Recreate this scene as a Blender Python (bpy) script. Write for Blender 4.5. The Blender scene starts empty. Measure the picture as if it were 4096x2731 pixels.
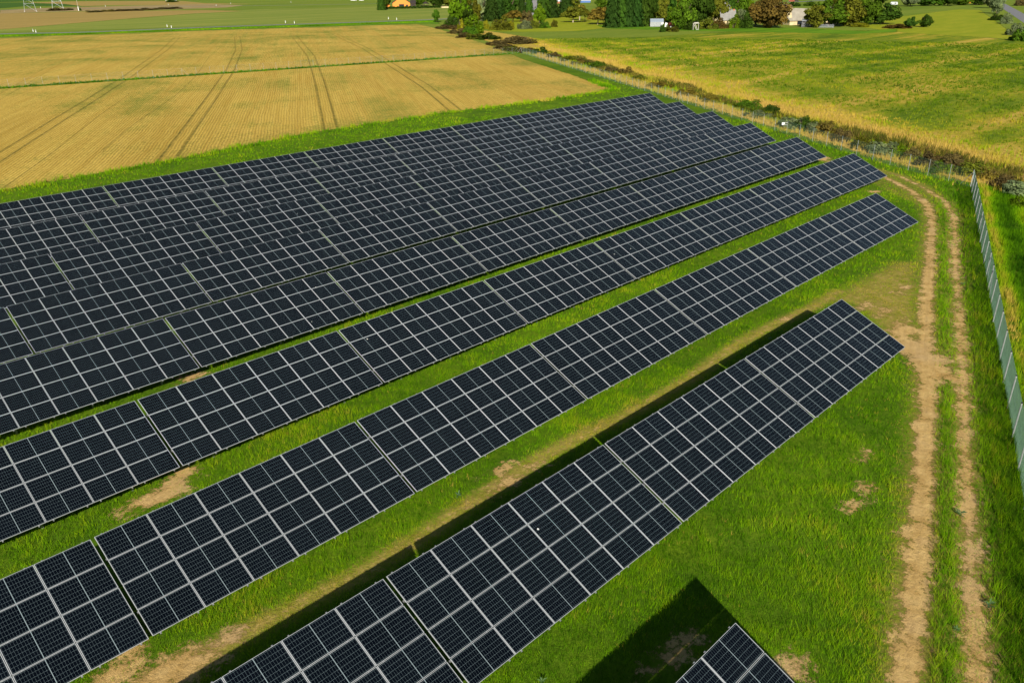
import bpy, math, random
import numpy as np
from mathutils import Matrix, Vector
random.seed(7); RNG = np.random.default_rng(7)
scene = bpy.context.scene
C = scene.collection

# ------------------------------------------------------------------ camera
CAMZ = 19.8
FPX = 3221.58                       # focal length in pixels of the 4096 px wide photograph
Rv = Vector((0.70243, -0.71172, -0.00703)); Uv = Vector((0.29832, 0.28543, 0.91079)); Fv = Vector((0.64621, 0.64186, -0.41282))
cam_d = bpy.data.cameras.new('camera'); cam = bpy.data.objects.new('camera', cam_d); C.objects.link(cam)
cam_d.sensor_width = 36; cam_d.lens = FPX/4096*36; cam_d.clip_end = 9000; cam_d.clip_start = .5
cam.matrix_world = Matrix(((Rv.x, Uv.x, -Fv.x, 0), (Rv.y, Uv.y, -Fv.y, 0), (Rv.z, Uv.z, -Fv.z, CAMZ), (0, 0, 0, 1)))
scene.camera = cam
# ------------------------------------------------------------------ world and sun
SUN_EL, SUN_AZ = math.radians(28), math.radians(227)     # azimuth clockwise from +Y
w = bpy.data.worlds.new('World'); scene.world = w; w.use_nodes = True
nt = w.node_tree; bg = nt.nodes['Background']
sky = nt.nodes.new('ShaderNodeTexSky'); sky.sky_type = 'NISHITA'; sky.sun_disc = False
sky.sun_elevation = SUN_EL; sky.sun_rotation = SUN_AZ; sky.air_density = 1.0; sky.dust_density = .6; sky.ozone_density = 1.5
nt.links.new(sky.outputs[0], bg.inputs[0]); bg.inputs[1].default_value = 0.05
sun_d = bpy.data.lights.new('sun', 'SUN'); sun = bpy.data.objects.new('sun', sun_d); C.objects.link(sun)
sun_d.energy = 5.0; sun_d.angle = math.radians(.53); sun_d.color = (1, .93, .80)
sv = Vector((math.sin(SUN_AZ)*math.cos(SUN_EL), math.cos(SUN_AZ)*math.cos(SUN_EL), math.sin(SUN_EL)))
sun.rotation_euler = sv.to_track_quat('Z', 'Y').to_euler(); sun.location = sv*200
scene.view_settings.view_transform = 'Standard'; scene.view_settings.look = 'None'
scene.view_settings.gamma = 1; scene.view_settings.exposure = 0.52
scene.cycles.max_bounces = 5; scene.cycles.diffuse_bounces = 2; scene.cycles.transparent_max_bounces = 16
scene.cycles.transmission_bounces = 2; scene.cycles.glossy_bounces = 2

# ------------------------------------------------------------------ helpers
def tag(o, label=None, cat=None, group=None, kind=None):
    if label: o['label'] = label
    if cat: o['category'] = cat
    if group: o['group'] = group
    if kind: o['kind'] = kind
    return o
GY = [-50, 0, 8, 16.7, 25.7, 34.5, 60, 80]; GZ = [1.1, .72, .58, .4, .1, -.07, -.15, -.15]
_ty = np.linspace(-60, 90, 601); _tz = np.interp(_ty, GY, GZ)
_k = np.exp(-np.linspace(-2, 2, 25)**2); _k /= _k.sum()
_tz = np.convolve(np.pad(_tz, 12, mode='edge'), _k, mode='valid')
def hz(y): return np.interp(y, _ty, _tz)
def at(x, y):
    """a point of the ground seen at x, y of the 2352 px wide view"""
    d = Fv + (x*1.741497-2048)/FPX*Rv - (y*1.741497-1365.5)/FPX*Uv
    z = 0.
    for _ in range(6):
        t = (z-CAMZ)/d.z; z = float(hz(d.y*t))
    return Vector((d.x*t, d.y*t, z))
def at4(u, v): return at(u/1.741497, v/1.741497)
def depth(p): return Fv.dot(p-Vector((0, 0, CAMZ)))
def project(p):
    q = p-Vector((0, 0, CAMZ)); c = q.dot(Fv)
    if c < .5: return None
    return 2048+FPX*q.dot(Rv)/c, 1365.5-FPX*q.dot(Uv)/c
def proj_np(P):
    Q = P-np.array([0, 0, CAMZ]); c = Q@np.array(Fv); c = np.where(c < .5, .5, c)
    return 2048+FPX*(Q@np.array(Rv))/c, 1365.5-FPX*(Q@np.array(Uv))/c, c

class MB:
    """collects shapes into one mesh"""
    def __init__(s): s.v = []; s.f = []; s.mi = []; s.m = 0
    def quad(s, *p):
        n = len(s.v); s.v += [tuple(q) for q in p]; s.f.append(tuple(range(n, n+len(p)))); s.mi.append(s.m)
    def box(s, x0, x1, y0, y1, z0, z1, M=None):
        n = len(s.v)
        c = [(x0,y0,z0),(x1,y0,z0),(x1,y1,z0),(x0,y1,z0),(x0,y0,z1),(x1,y0,z1),(x1,y1,z1),(x0,y1,z1)]
        if M is not None: c = [tuple(M @ Vector(q)) for q in c]
        s.v += c
        for f in ((0,3,2,1),(4,5,6,7),(0,1,5,4),(1,2,6,5),(2,3,7,6),(3,0,4,7)): s.f.append(tuple(n+i for i in f)); s.mi.append(s.m)
    def bar(s, a, b, r0, r1=None, n=6, cap=True):
        a = Vector(a); b = Vector(b); r1 = r0 if r1 is None else r1
        d = (b-a).normalized(); u = d.orthogonal().normalized(); w_ = d.cross(u); k = len(s.v)
        for p, r in ((a, r0), (b, r1)):
            for i in range(n):
                t = 2*math.pi*i/n; s.v.append(tuple(p+u*math.cos(t)*r+w_*math.sin(t)*r))
        for i in range(n): s.f.append((k+i, k+(i+1) % n, k+n+(i+1) % n, k+n+i)); s.mi.append(s.m)
        if cap: s.f.append(tuple(range(k+n, k+2*n))); s.mi.append(s.m); s.f.append(tuple(reversed(range(k, k+n)))); s.mi.append(s.m)
    def prism(s, outline, axis_a, axis_b):
        """outline (list of 3d points) swept from offset axis_a to axis_b"""
        a = Vector(axis_a); b = Vector(axis_b); n = len(outline); k = len(s.v)
        s.v += [tuple(Vector(p)+a) for p in outline]+[tuple(Vector(p)+b) for p in outline]
        s.f.append(tuple(reversed(range(k, k+n)))); s.f.append(tuple(range(k+n, k+2*n))); s.mi += [s.m, s.m]
        for i in range(n): s.f.append((k+i, k+(i+1) % n, k+n+(i+1) % n, k+n+i)); s.mi.append(s.m)
    def ball(s, c, rx, ry, rz, nu=12, nv=7):
        k = len(s.v); c = Vector(c)
        for j in range(nv+1):
            ph = math.pi*j/nv
            for i in range(nu):
                t = 2*math.pi*i/nu; s.v.append((c.x+rx*math.sin(ph)*math.cos(t), c.y+ry*math.sin(ph)*math.sin(t), c.z+rz*math.cos(ph)))
        for j in range(nv):
            for i in range(nu): s.f.append((k+j*nu+i, k+(j+1)*nu+i, k+(j+1)*nu+(i+1) % nu, k+j*nu+(i+1) % nu)); s.mi.append(s.m)
    def mesh(s, name, mats):
        me = bpy.data.meshes.new(name); me.from_pydata(s.v, [], s.f)
        for m in (mats if isinstance(mats, (list, tuple)) else [mats]): me.materials.append(m)
        me.polygons.foreach_set('material_index', s.mi); me.update(); return me
    def build(s, name, mats, parent=None):
        return link(name, s.mesh(name, mats), parent)
def link(name, me, parent=None):
    o = bpy.data.objects.new(name, me); C.objects.link(o)
    if parent: o.parent = parent
    return o
def empty(name, loc, rz=0, label=None, cat=None, group=None):
    o = bpy.data.objects.new(name, None); C.objects.link(o); o.location = loc; o.rotation_euler = (0, 0, rz)
    o.empty_display_size = .5
    return tag(o, label, cat, group)
def copy_tree(o, parent=None):
    c = o.copy(); C.objects.link(c); c.parent = parent
    for ch in list(KIDS.get(o.name, [])) or list(o.children): copy_tree(ch, c)
    return c
KIDS = {}
def np_mesh(name, V, F, mats, attrs=None, mi=None):
    """V (n,3), F (m,k) numpy; attrs {name: per-vertex float array}"""
    me = bpy.data.meshes.new(name); n = len(V); m, k = F.shape
    me.vertices.add(n); me.vertices.foreach_set('co', V.astype(np.float32).ravel())
    me.loops.add(m*k); me.loops.foreach_set('vertex_index', F.astype(np.int32).ravel())
    me.polygons.add(m); me.polygons.foreach_set('loop_start', np.arange(0, m*k, k, dtype=np.int32))
    if mi is not None: me.polygons.foreach_set('material_index', mi.astype(np.int32))
    for mm in (mats if isinstance(mats, (list, tuple)) else [mats]): me.materials.append(mm)
    me.update(calc_edges=True)
    for a, arr in (attrs or {}).items():
        at_ = me.attributes.new(a, 'FLOAT', 'POINT'); at_.data.foreach_set('value', arr.astype(np.float32))
    return me

# ------------------------------------------------------------------ materials
class NT:
    def __init__(s, name):
        s.m = bpy.data.materials.new(name); s.m.use_nodes = True; s.t = s.m.node_tree; s.t.nodes.clear()
        s.out = s.n('ShaderNodeOutputMaterial')
    def n(s, typ, **kw):
        x = s.t.nodes.new(typ)
        for k, v in kw.items(): setattr(x, k, v)
        return x
    def l(s, a, b): s.t.links.new(a, b)
    def inp(s, sock, v):
        if hasattr(v, 'node'): s.l(v, sock)
        elif v is not None: sock.default_value = v
    def math(s, op, a, b=None, c=None, clamp=False):
        x = s.n('ShaderNodeMath', operation=op, use_clamp=clamp); s.inp(x.inputs[0], a)
        if b is not None: s.inp(x.inputs[1], b)
        if c is not None: s.inp(x.inputs[2], c)
        return x.outputs[0]
    def attr(s, name): return s.n('ShaderNodeAttribute', attribute_name=name).outputs['Fac']
    def co(s, kind='Object'): return s.n('ShaderNodeTexCoord').outputs[kind]
    def mapv(s, vec, scale=(1, 1, 1), rot=(0, 0, 0)):
        x = s.n('ShaderNodeMapping'); s.l(vec, x.inputs[0]); x.inputs['Scale'].default_value = scale; x.inputs['Rotation'].default_value = rot
        return x.outputs[0]
    def noise(s, vec, scale, detail=3, rough=.55, dist=0):
        x = s.n('ShaderNodeTexNoise'); s.l(vec, x.inputs['Vector']); x.inputs['Scale'].default_value = scale
        x.inputs['Detail'].default_value = detail; x.inputs['Roughness'].default_value = rough; x.inputs['Distortion'].default_value = dist
        return x.outputs['Fac']
    def ramp(s, f, lo, hi, a=0., b=1.):
        x = s.n('ShaderNodeMapRange', clamp=True); s.inp(x.inputs[0], f)
        for i, v in enumerate((lo, hi, a, b)): s.inp(x.inputs[i+1], v)
        return x.outputs[0]
    def mix(s, f, a, b):
        x = s.n('ShaderNodeMix', data_type='RGBA'); s.inp(x.inputs[0], f)
        s.inp(x.inputs[6], a if hasattr(a, 'node') else (*a, 1)); s.inp(x.inputs[7], b if hasattr(b, 'node') else (*b, 1))
        return x.outputs[2]
    def cramp(s, f, *stops):
        x = s.n('ShaderNodeValToRGB'); s.l(f, x.inputs[0]); e = x.color_ramp.elements
        while len(e) < len(stops): e.new(.5)
        for k, (p, c) in enumerate(stops): e[k].position = p; e[k].color = (*c, 1)
        return x.outputs[0]
    def bump(s, h, strength, dist):
        x = s.n('ShaderNodeBump'); s.l(h, x.inputs['Height']); x.inputs['Strength'].default_value = strength; x.inputs['Distance'].default_value = dist
        return x.outputs[0]
    def pbr(s, col, rough=.8, metal=0., normal=None, spec=.3):
        b = s.n('ShaderNodeBsdfPrincipled'); s.inp(b.inputs['Base Color'], col if hasattr(col, 'node') else (*col, 1))
        s.inp(b.inputs['Roughness'], rough); b.inputs['Metallic'].default_value = metal; b.inputs['Specular IOR Level'].default_value = spec
        if normal is not None: s.l(normal, b.inputs['Normal'])
        return b.outputs[0]
    def done(s, sh): s.l(sh, s.out.inputs[0]); return s.m
    def cut(s, sh, alpha):
        t = s.n('ShaderNodeBsdfTransparent'); x = s.n('ShaderNodeMixShader'); s.inp(x.inputs[0], alpha); s.l(t.outputs[0], x.inputs[1]); s.l(sh, x.inputs[2])
        return s.done(x.outputs[0])
def plain(name, col, rough=.6, metal=0., var=.25, scale=3., spec=.3):
    t = NT(name); co = t.co(); n = t.noise(co, scale, 4)
    return t.done(t.pbr(t.mix(t.ramp(n, .3, .7), tuple(c*(1-var) for c in col), tuple(min(1, c*(1+var*.6)) for c in col)), rough, metal, spec=spec))

def grass_colour(t, co, dry):
    """sward colour: greens in patches, dry share 0..1 turning it olive and straw"""
    n1 = t.noise(co, .22, 4, .6); n2 = t.noise(co, 1.7, 3, .6); n3 = t.noise(co, 9., 2, .6)
    g = t.mix(t.ramp(n1, .35, .65), (.070, .145, .006), (.145, .235, .008))
    g = t.mix(t.ramp(n2, .35, .7, 0, .55), g, (.060, .135, .005))
    d = t.mix(t.ramp(n2, .3, .7), (.22, .21, .022), (.42, .31, .08))
    n4 = t.noise(co, 3.2, 5, .75)
    f = t.math('ADD', t.math('MULTIPLY', dry, 1.05), t.math('ADD', t.math('MULTIPLY', t.math('SUBTRACT', n3, .5), .8), t.math('MULTIPLY', t.math('SUBTRACT', n4, .5), 1.1)))
    g = t.mix(t.ramp(f, .25, .75), g, d)
    bare = t.math('MULTIPLY', t.ramp(t.math('ADD', dry, t.math('MULTIPLY', t.math('SUBTRACT', n4, .5), 2.6)), .85, 1.15), t.ramp(dry, .3, .55))
    g = t.mix(bare, g, (.52, .35, .13))
    return t.mix(t.ramp(n3, .3, .7, 0, .4), g, (.03, .06, .004))
# the base sheet
t = NT('ground_grass'); co = t.co()
far = t.attr('far')
c = grass_colour(t, co, t.attr('dry'))
st = t.noise(t.mapv(co, (.006, .02, 1), (0, 0, .35)), 1.0, 4, .6)
nf = t.noise(co, .5, 4, .65)
cf = t.cramp(st, (.30, (.12, .19, .018)), (.5, (.20, .25, .03)), (.62, (.14, .21, .02)), (.8, (.25, .24, .04)))
cf = t.mix(t.ramp(nf, .3, .7, 0, .35), cf, (.06, .10, .012))
nb = t.noise(co, 7., 4, .7)
M_ground = t.done(t.pbr(t.mix(far, c, cf), .95, normal=t.bump(nb, .7, .08), spec=.05))
# stubble
t = NT('stubble'); co = t.co()
rc = t.mapv(co, (1, 1, 1), (0, 0, -math.radians(58.3)))          # x runs along the drill rows
sx = t.n('ShaderNodeSeparateXYZ'); t.l(rc, sx.inputs[0])
wob = t.noise(co, .12, 3, .6)
rowc = t.math('ADD', sx.outputs[1], t.math('MULTIPLY', wob, .7))
row = t.math('SINE', t.math('MULTIPLY', rowc, 2*math.pi/.42))
streak = t.noise(t.mapv(rc, (.012, .35, 1)), 1.0, 5, .65)
streak2 = t.noise(t.mapv(rc, (.05, 1.6, 1)), 1.0, 4, .65)
patch = t.noise(co, .045, 5, .62, .6); fine = t.noise(co, 2.6, 5, .75); vfine = t.noise(co, 1.1, 4, .7)
sp2 = t.n('ShaderNodeSeparateXYZ'); t.l(co, sp2.inputs[0]); sy = sp2.outputs[1]
rowmask = t.noise(co, .03, 3, .5)
cc = t.mix(t.ramp(streak, .32, .68), (.42, .275, .045), (.60, .415, .085))
cc = t.mix(t.ramp(streak2, .35, .7, 0, .6), cc, (.66, .475, .11))
cc = t.mix(t.ramp(fine, .42, .75, 0, .75), cc, (.31, .195, .032))
gsel = t.math('ADD', t.math('ADD', t.math('MULTIPLY', patch, 1.3), t.math('MULTIPLY', vfine, .55)), t.math('MULTIPLY', streak, .75))
gsel = t.math('ADD', gsel, t.math('ADD', t.attr('green'), t.ramp(sy, 140., 260., 0, .16)))
gsel = t.math('ADD', gsel, t.math('MULTIPLY', t.math('SUBTRACT', fine, .5), .9))
cc = t.mix(t.ramp(gsel, 1.34, 1.72, 0, .85), cc, (.16, .20, .025))
cc = t.mix(t.ramp(t.math('MULTIPLY', row, t.math('MULTIPLY', t.ramp(vfine, .38, .58), t.math('MULTIPLY', t.ramp(rowmask, .40, .58), t.ramp(sy, 185., 120.)))), .1, .9, 0, .45), cc, (.20, .115, .025))
tk = None
for i in range(7):
    d = t.math('ABSOLUTE', t.attr('t%d' % i)) if i in (0, 6) else t.math('ABSOLUTE', t.math('SUBTRACT', t.math('ABSOLUTE', t.attr('t%d' % i)), .95))
    if i in (0, 5, 6): d = t.math('ADD', d, .13)
    tk = d if tk is None else t.math('MINIMUM', tk, d)
tk = t.math('ADD', tk, t.math('MULTIPLY', t.math('SUBTRACT', fine, .5), .5))
tkm = t.math('MULTIPLY', t.ramp(tk, .30, .04), t.math('MULTIPLY', t.ramp(vfine, .30, .58, .30, 1.), t.ramp(sy, 120., 300., .85, .5)))
cc = t.mix(tkm, cc, (.13, .115, .022))
hgt = t.math('ADD', t.math('MULTIPLY', row, .25), t.math('SUBTRACT', t.math('MULTIPLY', fine, 1.2), t.math('MULTIPLY', tkm, .8)))
sh = t.pbr(cc, .95, normal=t.bump(hgt, .9, .12), spec=.05)
sd = t.math('ADD', t.attr('sd'), t.math('MULTIPLY', t.math('SUBTRACT', vfine, .5), 2.4))
M_stubble = t.cut(sh, t.ramp(sd, -.15, .25))
# meadow on the right
t = NT('meadow'); co = t.co()
ms = t.noise(t.mapv(co, (.022, .075, 1), (0, 0, .07)), 1.0, 5, .6, .4)
ms2 = t.noise(t.mapv(co, (.010, .16, 1), (0, 0, .07)), 1.0, 4, .6, .2)
mf = t.noise(co, .55, 5, .7); mff = t.noise(co, 3., 4, .7)
s = t.math('ADD', t.math('ADD', t.math('MULTIPLY', ms, .8), t.math('MULTIPLY', ms2, .75)), t.math('MULTIPLY', mf, .55))
s = t.math('ADD', s, t.attr('dry'))
cc = t.cramp(t.ramp(s, .75, 1.35), (.06, (.080, .145, .008)), (.24, (.155, .225, .012)), (.44, (.27, .29, .018)), (.64, (.44, .345, .040)), (.85, (.56, .39, .075)))
cc = t.mix(t.ramp(mff, .4, .75, 0, .6), cc, (.045, .07, .008))
sh = t.pbr(cc, .95, normal=t.bump(t.math('ADD', mf, mff), .9, .25), spec=.05)
sd = t.math('ADD', t.attr('sd'), t.math('MULTIPLY', t.math('SUBTRACT', mf, .5), 3.))
M_meadow = t.cut(sh, t.ramp(sd, -.4, .4))
# bare earth of the track
t = NT('bare_earth'); co = t.co()
e1 = t.noise(co, 1.1, 5, .65); e2 = t.noise(co, 5., 6, .8); e3 = t.noise(co, .35, 3)
rv = t.math('SINE', t.math('MULTIPLY', t.attr('across'), 17.))
cc = t.mix(t.ramp(e1, .3, .7), (.46, .28, .085), (.68, .47, .19))
cc = t.mix(t.ramp(e2, .45, .75, 0, .55), cc, (.30, .18, .06))
cc = t.mix(t.ramp(e3, .5, .7, 0, .5), cc, (.52, .36, .19))
sh = t.pbr(cc, .95, normal=t.bump(t.math('ADD', t.math('MULTIPLY', rv, .06), e2), 1., .09), spec=.05)
sd = t.math('ADD', t.attr('sd'), t.math('MULTIPLY', t.math('SUBTRACT', t.math('ADD', t.math('MULTIPLY', e1, .5), t.math('MULTIPLY', e2, .5)), .5), 3.6))
M_earth = t.cut(sh, t.ramp(sd, -.15, .12))
def field_mat(name, ca, cb, cd, ang, sc=(.02, .2, 1)):
    t = NT(name); co = t.co()
    s_ = t.noise(t.mapv(co, sc, (0, 0, ang)), 1.0, 4, .6); f_ = t.noise(co, .5, 4, .7)
    cc = t.mix(t.ramp(s_, .35, .65), ca, cb); cc = t.mix(t.ramp(f_, .4, .75, 0, .5), cc, cd)
    sh = t.pbr(cc, .95, normal=t.bump(f_, .6, .3), spec=.05)
    sd = t.math('ADD', t.attr('sd'), t.math('MULTIPLY', t.math('SUBTRACT', f_, .5), 3.))
    return t.cut(sh, t.ramp(sd, -.4, .4))
def road_mat(name, col, edge=None):
    t = NT(name); co = t.co(); a = t.noise(co, .6, 4); b = t.noise(co, 12., 3)
    cc = t.mix(t.ramp(a, .3, .7), tuple(x*.85 for x in col), tuple(x*1.12 for x in col)); cc = t.mix(t.ramp(b, .4, .7, 0, .3), cc, tuple(x*.6 for x in col))
    return t.done(t.pbr(cc, .85, spec=.2))
M_asphalt = road_mat('asphalt', (.20, .20, .205)); M_white_line = plain('road_paint', (.75, .75, .72), .7)

# ------------------------------------------------------------------ sheets of ground
def seg_dist(P, pts, signed=False):
    """distance of points P (n,2) to a polyline; signed = left/right of it"""
    best = np.full(len(P), 1e9); sg = np.ones(len(P)); along = np.zeros(len(P)); acc = 0
    for a, b in zip(pts[:-1], pts[1:]):
        a = np.array(a[:2]); b = np.array(b[:2]); d = b-a; L = np.hypot(*d)
        tt = np.clip(((P-a)@d)/(L*L), 0, 1); q = a+tt[:, None]*d; r = P-q; dist = np.hypot(r[:, 0], r[:, 1])
        m = dist < best; best = np.where(m, dist, best); along = np.where(m, acc+tt*L, along)
        sg = np.where(m, np.sign(d[0]*r[:, 1]-d[1]*r[:, 0]), sg); acc += L
    return (best*sg if signed else best), along
def poly_sd(P, poly):
    """positive inside"""
    pts = [np.array(p[:2], float) for p in poly]; pts.append(pts[0]); d, _ = seg_dist(P, pts)
    ins = np.zeros(len(P), bool); x, y = P[:, 0], P[:, 1]
    for a, b in zip(pts[:-1], pts[1:]):
        c = (a[1] > y) != (b[1] > y)
        with np.errstate(divide='ignore', invalid='ignore'): xi = (b[0]-a[0])*(y-a[1])/(b[1]-a[1])+a[0]
        ins ^= c & (x < xi)
    return np.where(ins, d, -d)
def sheet(name, sdf, bbox, cell, mat, dz, margin=1.5, extra=None, **kw):
    x0, x1, y0, y1 = bbox
    X, Y = np.meshgrid(np.arange(x0, x1+cell, cell), np.arange(y0, y1+cell, cell)); ny, nx = X.shape
    P = np.c_[X.ravel(), Y.ravel()]; s_ = sdf(P)
    V = np.c_[P, hz(P[:, 1])+dz]
    i = np.arange(ny*nx).reshape(ny, nx); F = np.stack([i[:-1, :-1], i[:-1, 1:], i[1:, 1:], i[1:, :-1]], -1).reshape(-1, 4)
    F = F[(s_[F] > -margin).any(1)]; u = np.unique(F); re = np.full(len(V), -1); re[u] = np.arange(len(u))
    at_ = {'sd': s_[u]}
    for k_, fn in (extra or {}).items(): at_[k_] = fn(P[u])
    o = link(name, np_mesh(name, V[u], re[F], mat, at_)); o['kind'] = 'structure'
    return o
def ribbon(name, pts, width, mat, dz, extra_w=None):
    """a road: strip of constant width along a smoothed line"""
    pts = [Vector(p[:2]) for p in pts]; dense = []
    for k in range(len(pts)-1):
        p0 = pts[max(k-1, 0)]; p1 = pts[k]; p2 = pts[k+1]; p3 = pts[min(k+2, len(pts)-1)]
        for s_ in np.linspace(0, 1, 9)[:-1]:
            dense.append(.5*((2*p1)+(-p0+p2)*s_+(2*p0-5*p1+4*p2-p3)*s_**2+(-p0+3*p1-3*p2+p3)*s_**3))
    dense.append(pts[-1]); m = MB(); prev = None
    for k, p in enumerate(dense):
        d = (dense[min(k+1, len(dense)-1)]-dense[max(k-1, 0)]).normalized(); n = Vector((-d.y, d.x))
        L = p+n*width/2; R_ = p-n*width/2
        a = (L.x, L.y, hz(L.y)+dz); b = (R_.x, R_.y, hz(R_.y)+dz)
        if prev: m.quad(prev[1], b, a, prev[0])
        prev = (a, b)
    o = m.build(name, mat); o['kind'] = 'structure'; return o, dense

A2 = lambda *ps: [tuple(at(*p))[:2] for p in ps]
# the track's two ruts
RUTL = A2((1893,368),(1960,385),(2030,405),(2095,440),(2128,470),(2142,500),(2138,560),(2130,680),(2125,800),(2130,900),(2122,1100),(2110,1250),(2095,1400),(2085,1560)); 
RUTL.append((RUTL[-1][0]*2-RUTL[-2][0], RUTL[-1][1]*2-RUTL[-2][1]-.2))
RUTR = A2((1960,378),(2060,402),(2130,435),(2172,465),(2192,500),(2194,600),(2202,700),(2210,820),(2212,950),(2220,1100),(2230,1250),(2236,1400),(2245,1560))
RUTR.append((RUTR[-1][0]*2-RUTR[-2][0], RUTR[-1][1]*2-RUTR[-2][1]-.2))
LINK = A2((2040,775),(2085,800),(2130,830),(2170,860),(2210,880))
DIRT = [  # bare patches: x, y of the photo view, radii in metres
 (365,1140,1.5,.7),(415,1090,.8,.4),(395,1115,.9,.45),(270,1545,.8,.5),(395,1540,1.5,.9),(445,1525,1.0,.5),(535,1460,.55,.35),(300,1500,.5,.35),(1158,1118,.8,.22),(1190,1098,.7,.18),(1150,1078,.45,.25),(435,868,.8,.45),
 (2100,800,1.6,1.3),(2135,830,1.5,1.2),(2078,760,1.3,.7),(1975,705,.7,.25),(2035,715,.7,.3),(2060,745,.8,.3),(2075,665,.6,.25),(2010,440,.7,.5),(1888,365,1.3,.9),
 (1990,1120,.35,.3),(1985,1045,.4,.2),(1825,1535,.5,.4),(1960,1165,.3,.2),(1550,1500,.9,.35),(1810,730,.3,.12),(2150,860,1.0,.8),(2095,1230,.5,.4),(2080,1490,.6,.5)]
DIRTP = [(*tuple(at(x, y))[:2], a, b) for x, y, a, b in DIRT]
def sd_track(P):
    d1, al = seg_dist(P, RUTL); d2, al2 = seg_dist(P, RUTR); d3, _ = seg_dist(P, LINK)
    w1 = np.interp(al, [0, 12, 22, 34, 46, 60, 90], [.20, .22, .32, .28, .36, .40, .40]); w2 = np.interp(al2, [0, 10, 20, 45, 90], [.04, .10, .26, .24, .34])
    s_ = np.maximum(np.maximum(w1-d1, w2-d2), .45-d3)
    for x, y, a, b in DIRTP:
        q = np.hypot((P[:, 0]-x)/a, (P[:, 1]-y)/b); s_ = np.maximum(s_, (.85-q)*min(a, b)*.8)
    return s_
DRYP = A2((1940,660),(2050,600),(2110,600),(2120,700),(2110,800),(2060,800),(1950,700),(1880,700))
CURB = A2((1960,400),(2100,470),(2125,560),(2120,700),(2090,900),(2085,1100),(2060,1400),(2040,1560),(2270,1560),(2235,1200),(2215,900),(2205,600),(2195,480),(2110,420))
def dryness(P):
    x, y = P[:, 0], P[:, 1]
    strip = .95-np.abs(y-20.35-.25*np.sin(x*.35))/1.0; strip = np.where(x < 52, strip, -1)
    a = np.clip(strip, 0, .85)
    b = np.clip(poly_sd(P, DRYP)/2.5+.35, 0, .75); c_ = np.clip(poly_sd(P, CURB)/1.2+.25, 0, .42)
    d1, _ = seg_dist(P, RUTL); d2, _ = seg_dist(P, RUTR); e = np.clip(.75-np.minimum(d1, d2)*.45, 0, .55)
    return np.maximum(np.maximum(a, b), np.maximum(c_, e))
# fences
F1 = [tuple(at4(2063, 221))[:2], tuple(at(1500, 212))[:2], (103.1, 44.9), (89.3, 23.6)]
F1 = [(174.2, 168.5), (89.3, 23.6)]
F2 = [(89.3, 23.6), (20., -.2)]
F3 = [(174.2, 168.5), (5., 201.5)]
def sd_line(P, L): return seg_dist(P, L)[0]
# base sheet: fine near the plant, wide to the horizon
xs = np.unique(np.concatenate([[-4000, -1500, -600, -300, -150, -90], np.arange(-60, 125, .6), np.arange(125, 260, 6), np.arange(260, 1200, 40), [1500, 2200, 3500, 6000]]))
ys = np.unique(np.concatenate([[-3000, -1000, -400, -150, -80], np.arange(-50, 0, 2.), np.arange(0, 60, .4), np.arange(60, 110, 1.), np.arange(110, 400, 8), np.arange(400, 1200, 40), [1500, 2200, 3500, 6000]]))
X, Y = np.meshgrid(xs, ys); P = np.c_[X.ravel(), Y.ravel()]
near = (P[:, 0] > -60) & (P[:, 0] < 125) & (P[:, 1] > -10) & (P[:, 1] < 60)
dry = np.zeros(len(P)); dry[near] = dryness(P[near])
farm = np.clip((np.hypot(P[:, 0], P[:, 1])-210)/40, 0, 1)
i = np.arange(len(P)).reshape(X.shape); F = np.stack([i[:-1, :-1], i[:-1, 1:], i[1:, 1:], i[1:, :-1]], -1).reshape(-1, 4)
o = link('ground', np_mesh('ground', np.c_[P, hz(P[:, 1])], F, M_ground, {'dry': dry, 'far': farm})); o['kind'] = 'structure'

# stubble field and its tramlines
FIELD = A2((-260,470),(0,438),(330,380),(700,308),(1000,262),(1300,224),(1405,206),(1330,178),(1200,136),(1130,106),(1010,68),(960,56),(500,70),(0,88),(-400,100))
FIELD = [(-60, 94)] + [p for p in FIELD]
FIELD[1] = (0, 95.)
TR = [A2((-50,640),(0,610),(80,550),(200,480),(300,410),(395,315),(500,200),(532,130),(543,84)),
      A2((380,372),(440,290),(490,220),(530,160),(549,115),(545,84)), A2((762,303),(745,230),(735,190),(715,130),(675,82)),
      A2((-60,398),(0,361),(141,272),(189,243),(236,213),(295,175),(377,116),(407,87)), A2((1050,258),(980,200),(900,150),(840,112),(770,80)), A2((-40,245),(47,196),(141,140),(224,110),(265,87)),
      A2((236,346),(306,287),(401,222),(448,178),(483,128))]
TR[0] = A2((6,434),(112,358),(224,269),(300,215))
sf = lambda P: np.minimum(poly_sd(P, FIELD), sd_line(P, F3)-1.5)
def ext(L):
    if len(L) == 4 or len(L) == 5 and L is TR[6]: return L
    a, b = np.array(L[0]), np.array(L[1]); return [tuple(a-(b-a)*3)]+list(L)
GP = [(1045,178,14,6),(220,225,20,4),(330,240,18,5),(900,250,12,4),(640,190,10,4),(1150,128,25,4),(560,138,14,4),(770,190,14,6)]
GP = [(*tuple(at(x, y))[:2], a, b) for x, y, a, b in GP]
def greenf(P):
    g = np.zeros(len(P)); ca, sa = math.cos(math.radians(58)), math.sin(math.radians(58))
    for x, y, a, b in GP:
        dx, dy = P[:, 0]-x, P[:, 1]-y; g = np.maximum(g, .26*np.exp(-((dx*ca+dy*sa)/a)**2-((-dx*sa+dy*ca)/b)**2))
    e = np.clip(1-poly_sd(P, FIELD)/6, 0, 1)
    return g+e*.12
sheet('stubble_field', sf, (-60, 262, 90, 405), 1.5, M_stubble, .012, 2.,
      {**{'t%d' % k: (lambda P, L=ext(L): seg_dist(P, L, True)[0]) for k, L in enumerate(TR)}, 'green': greenf})
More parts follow.
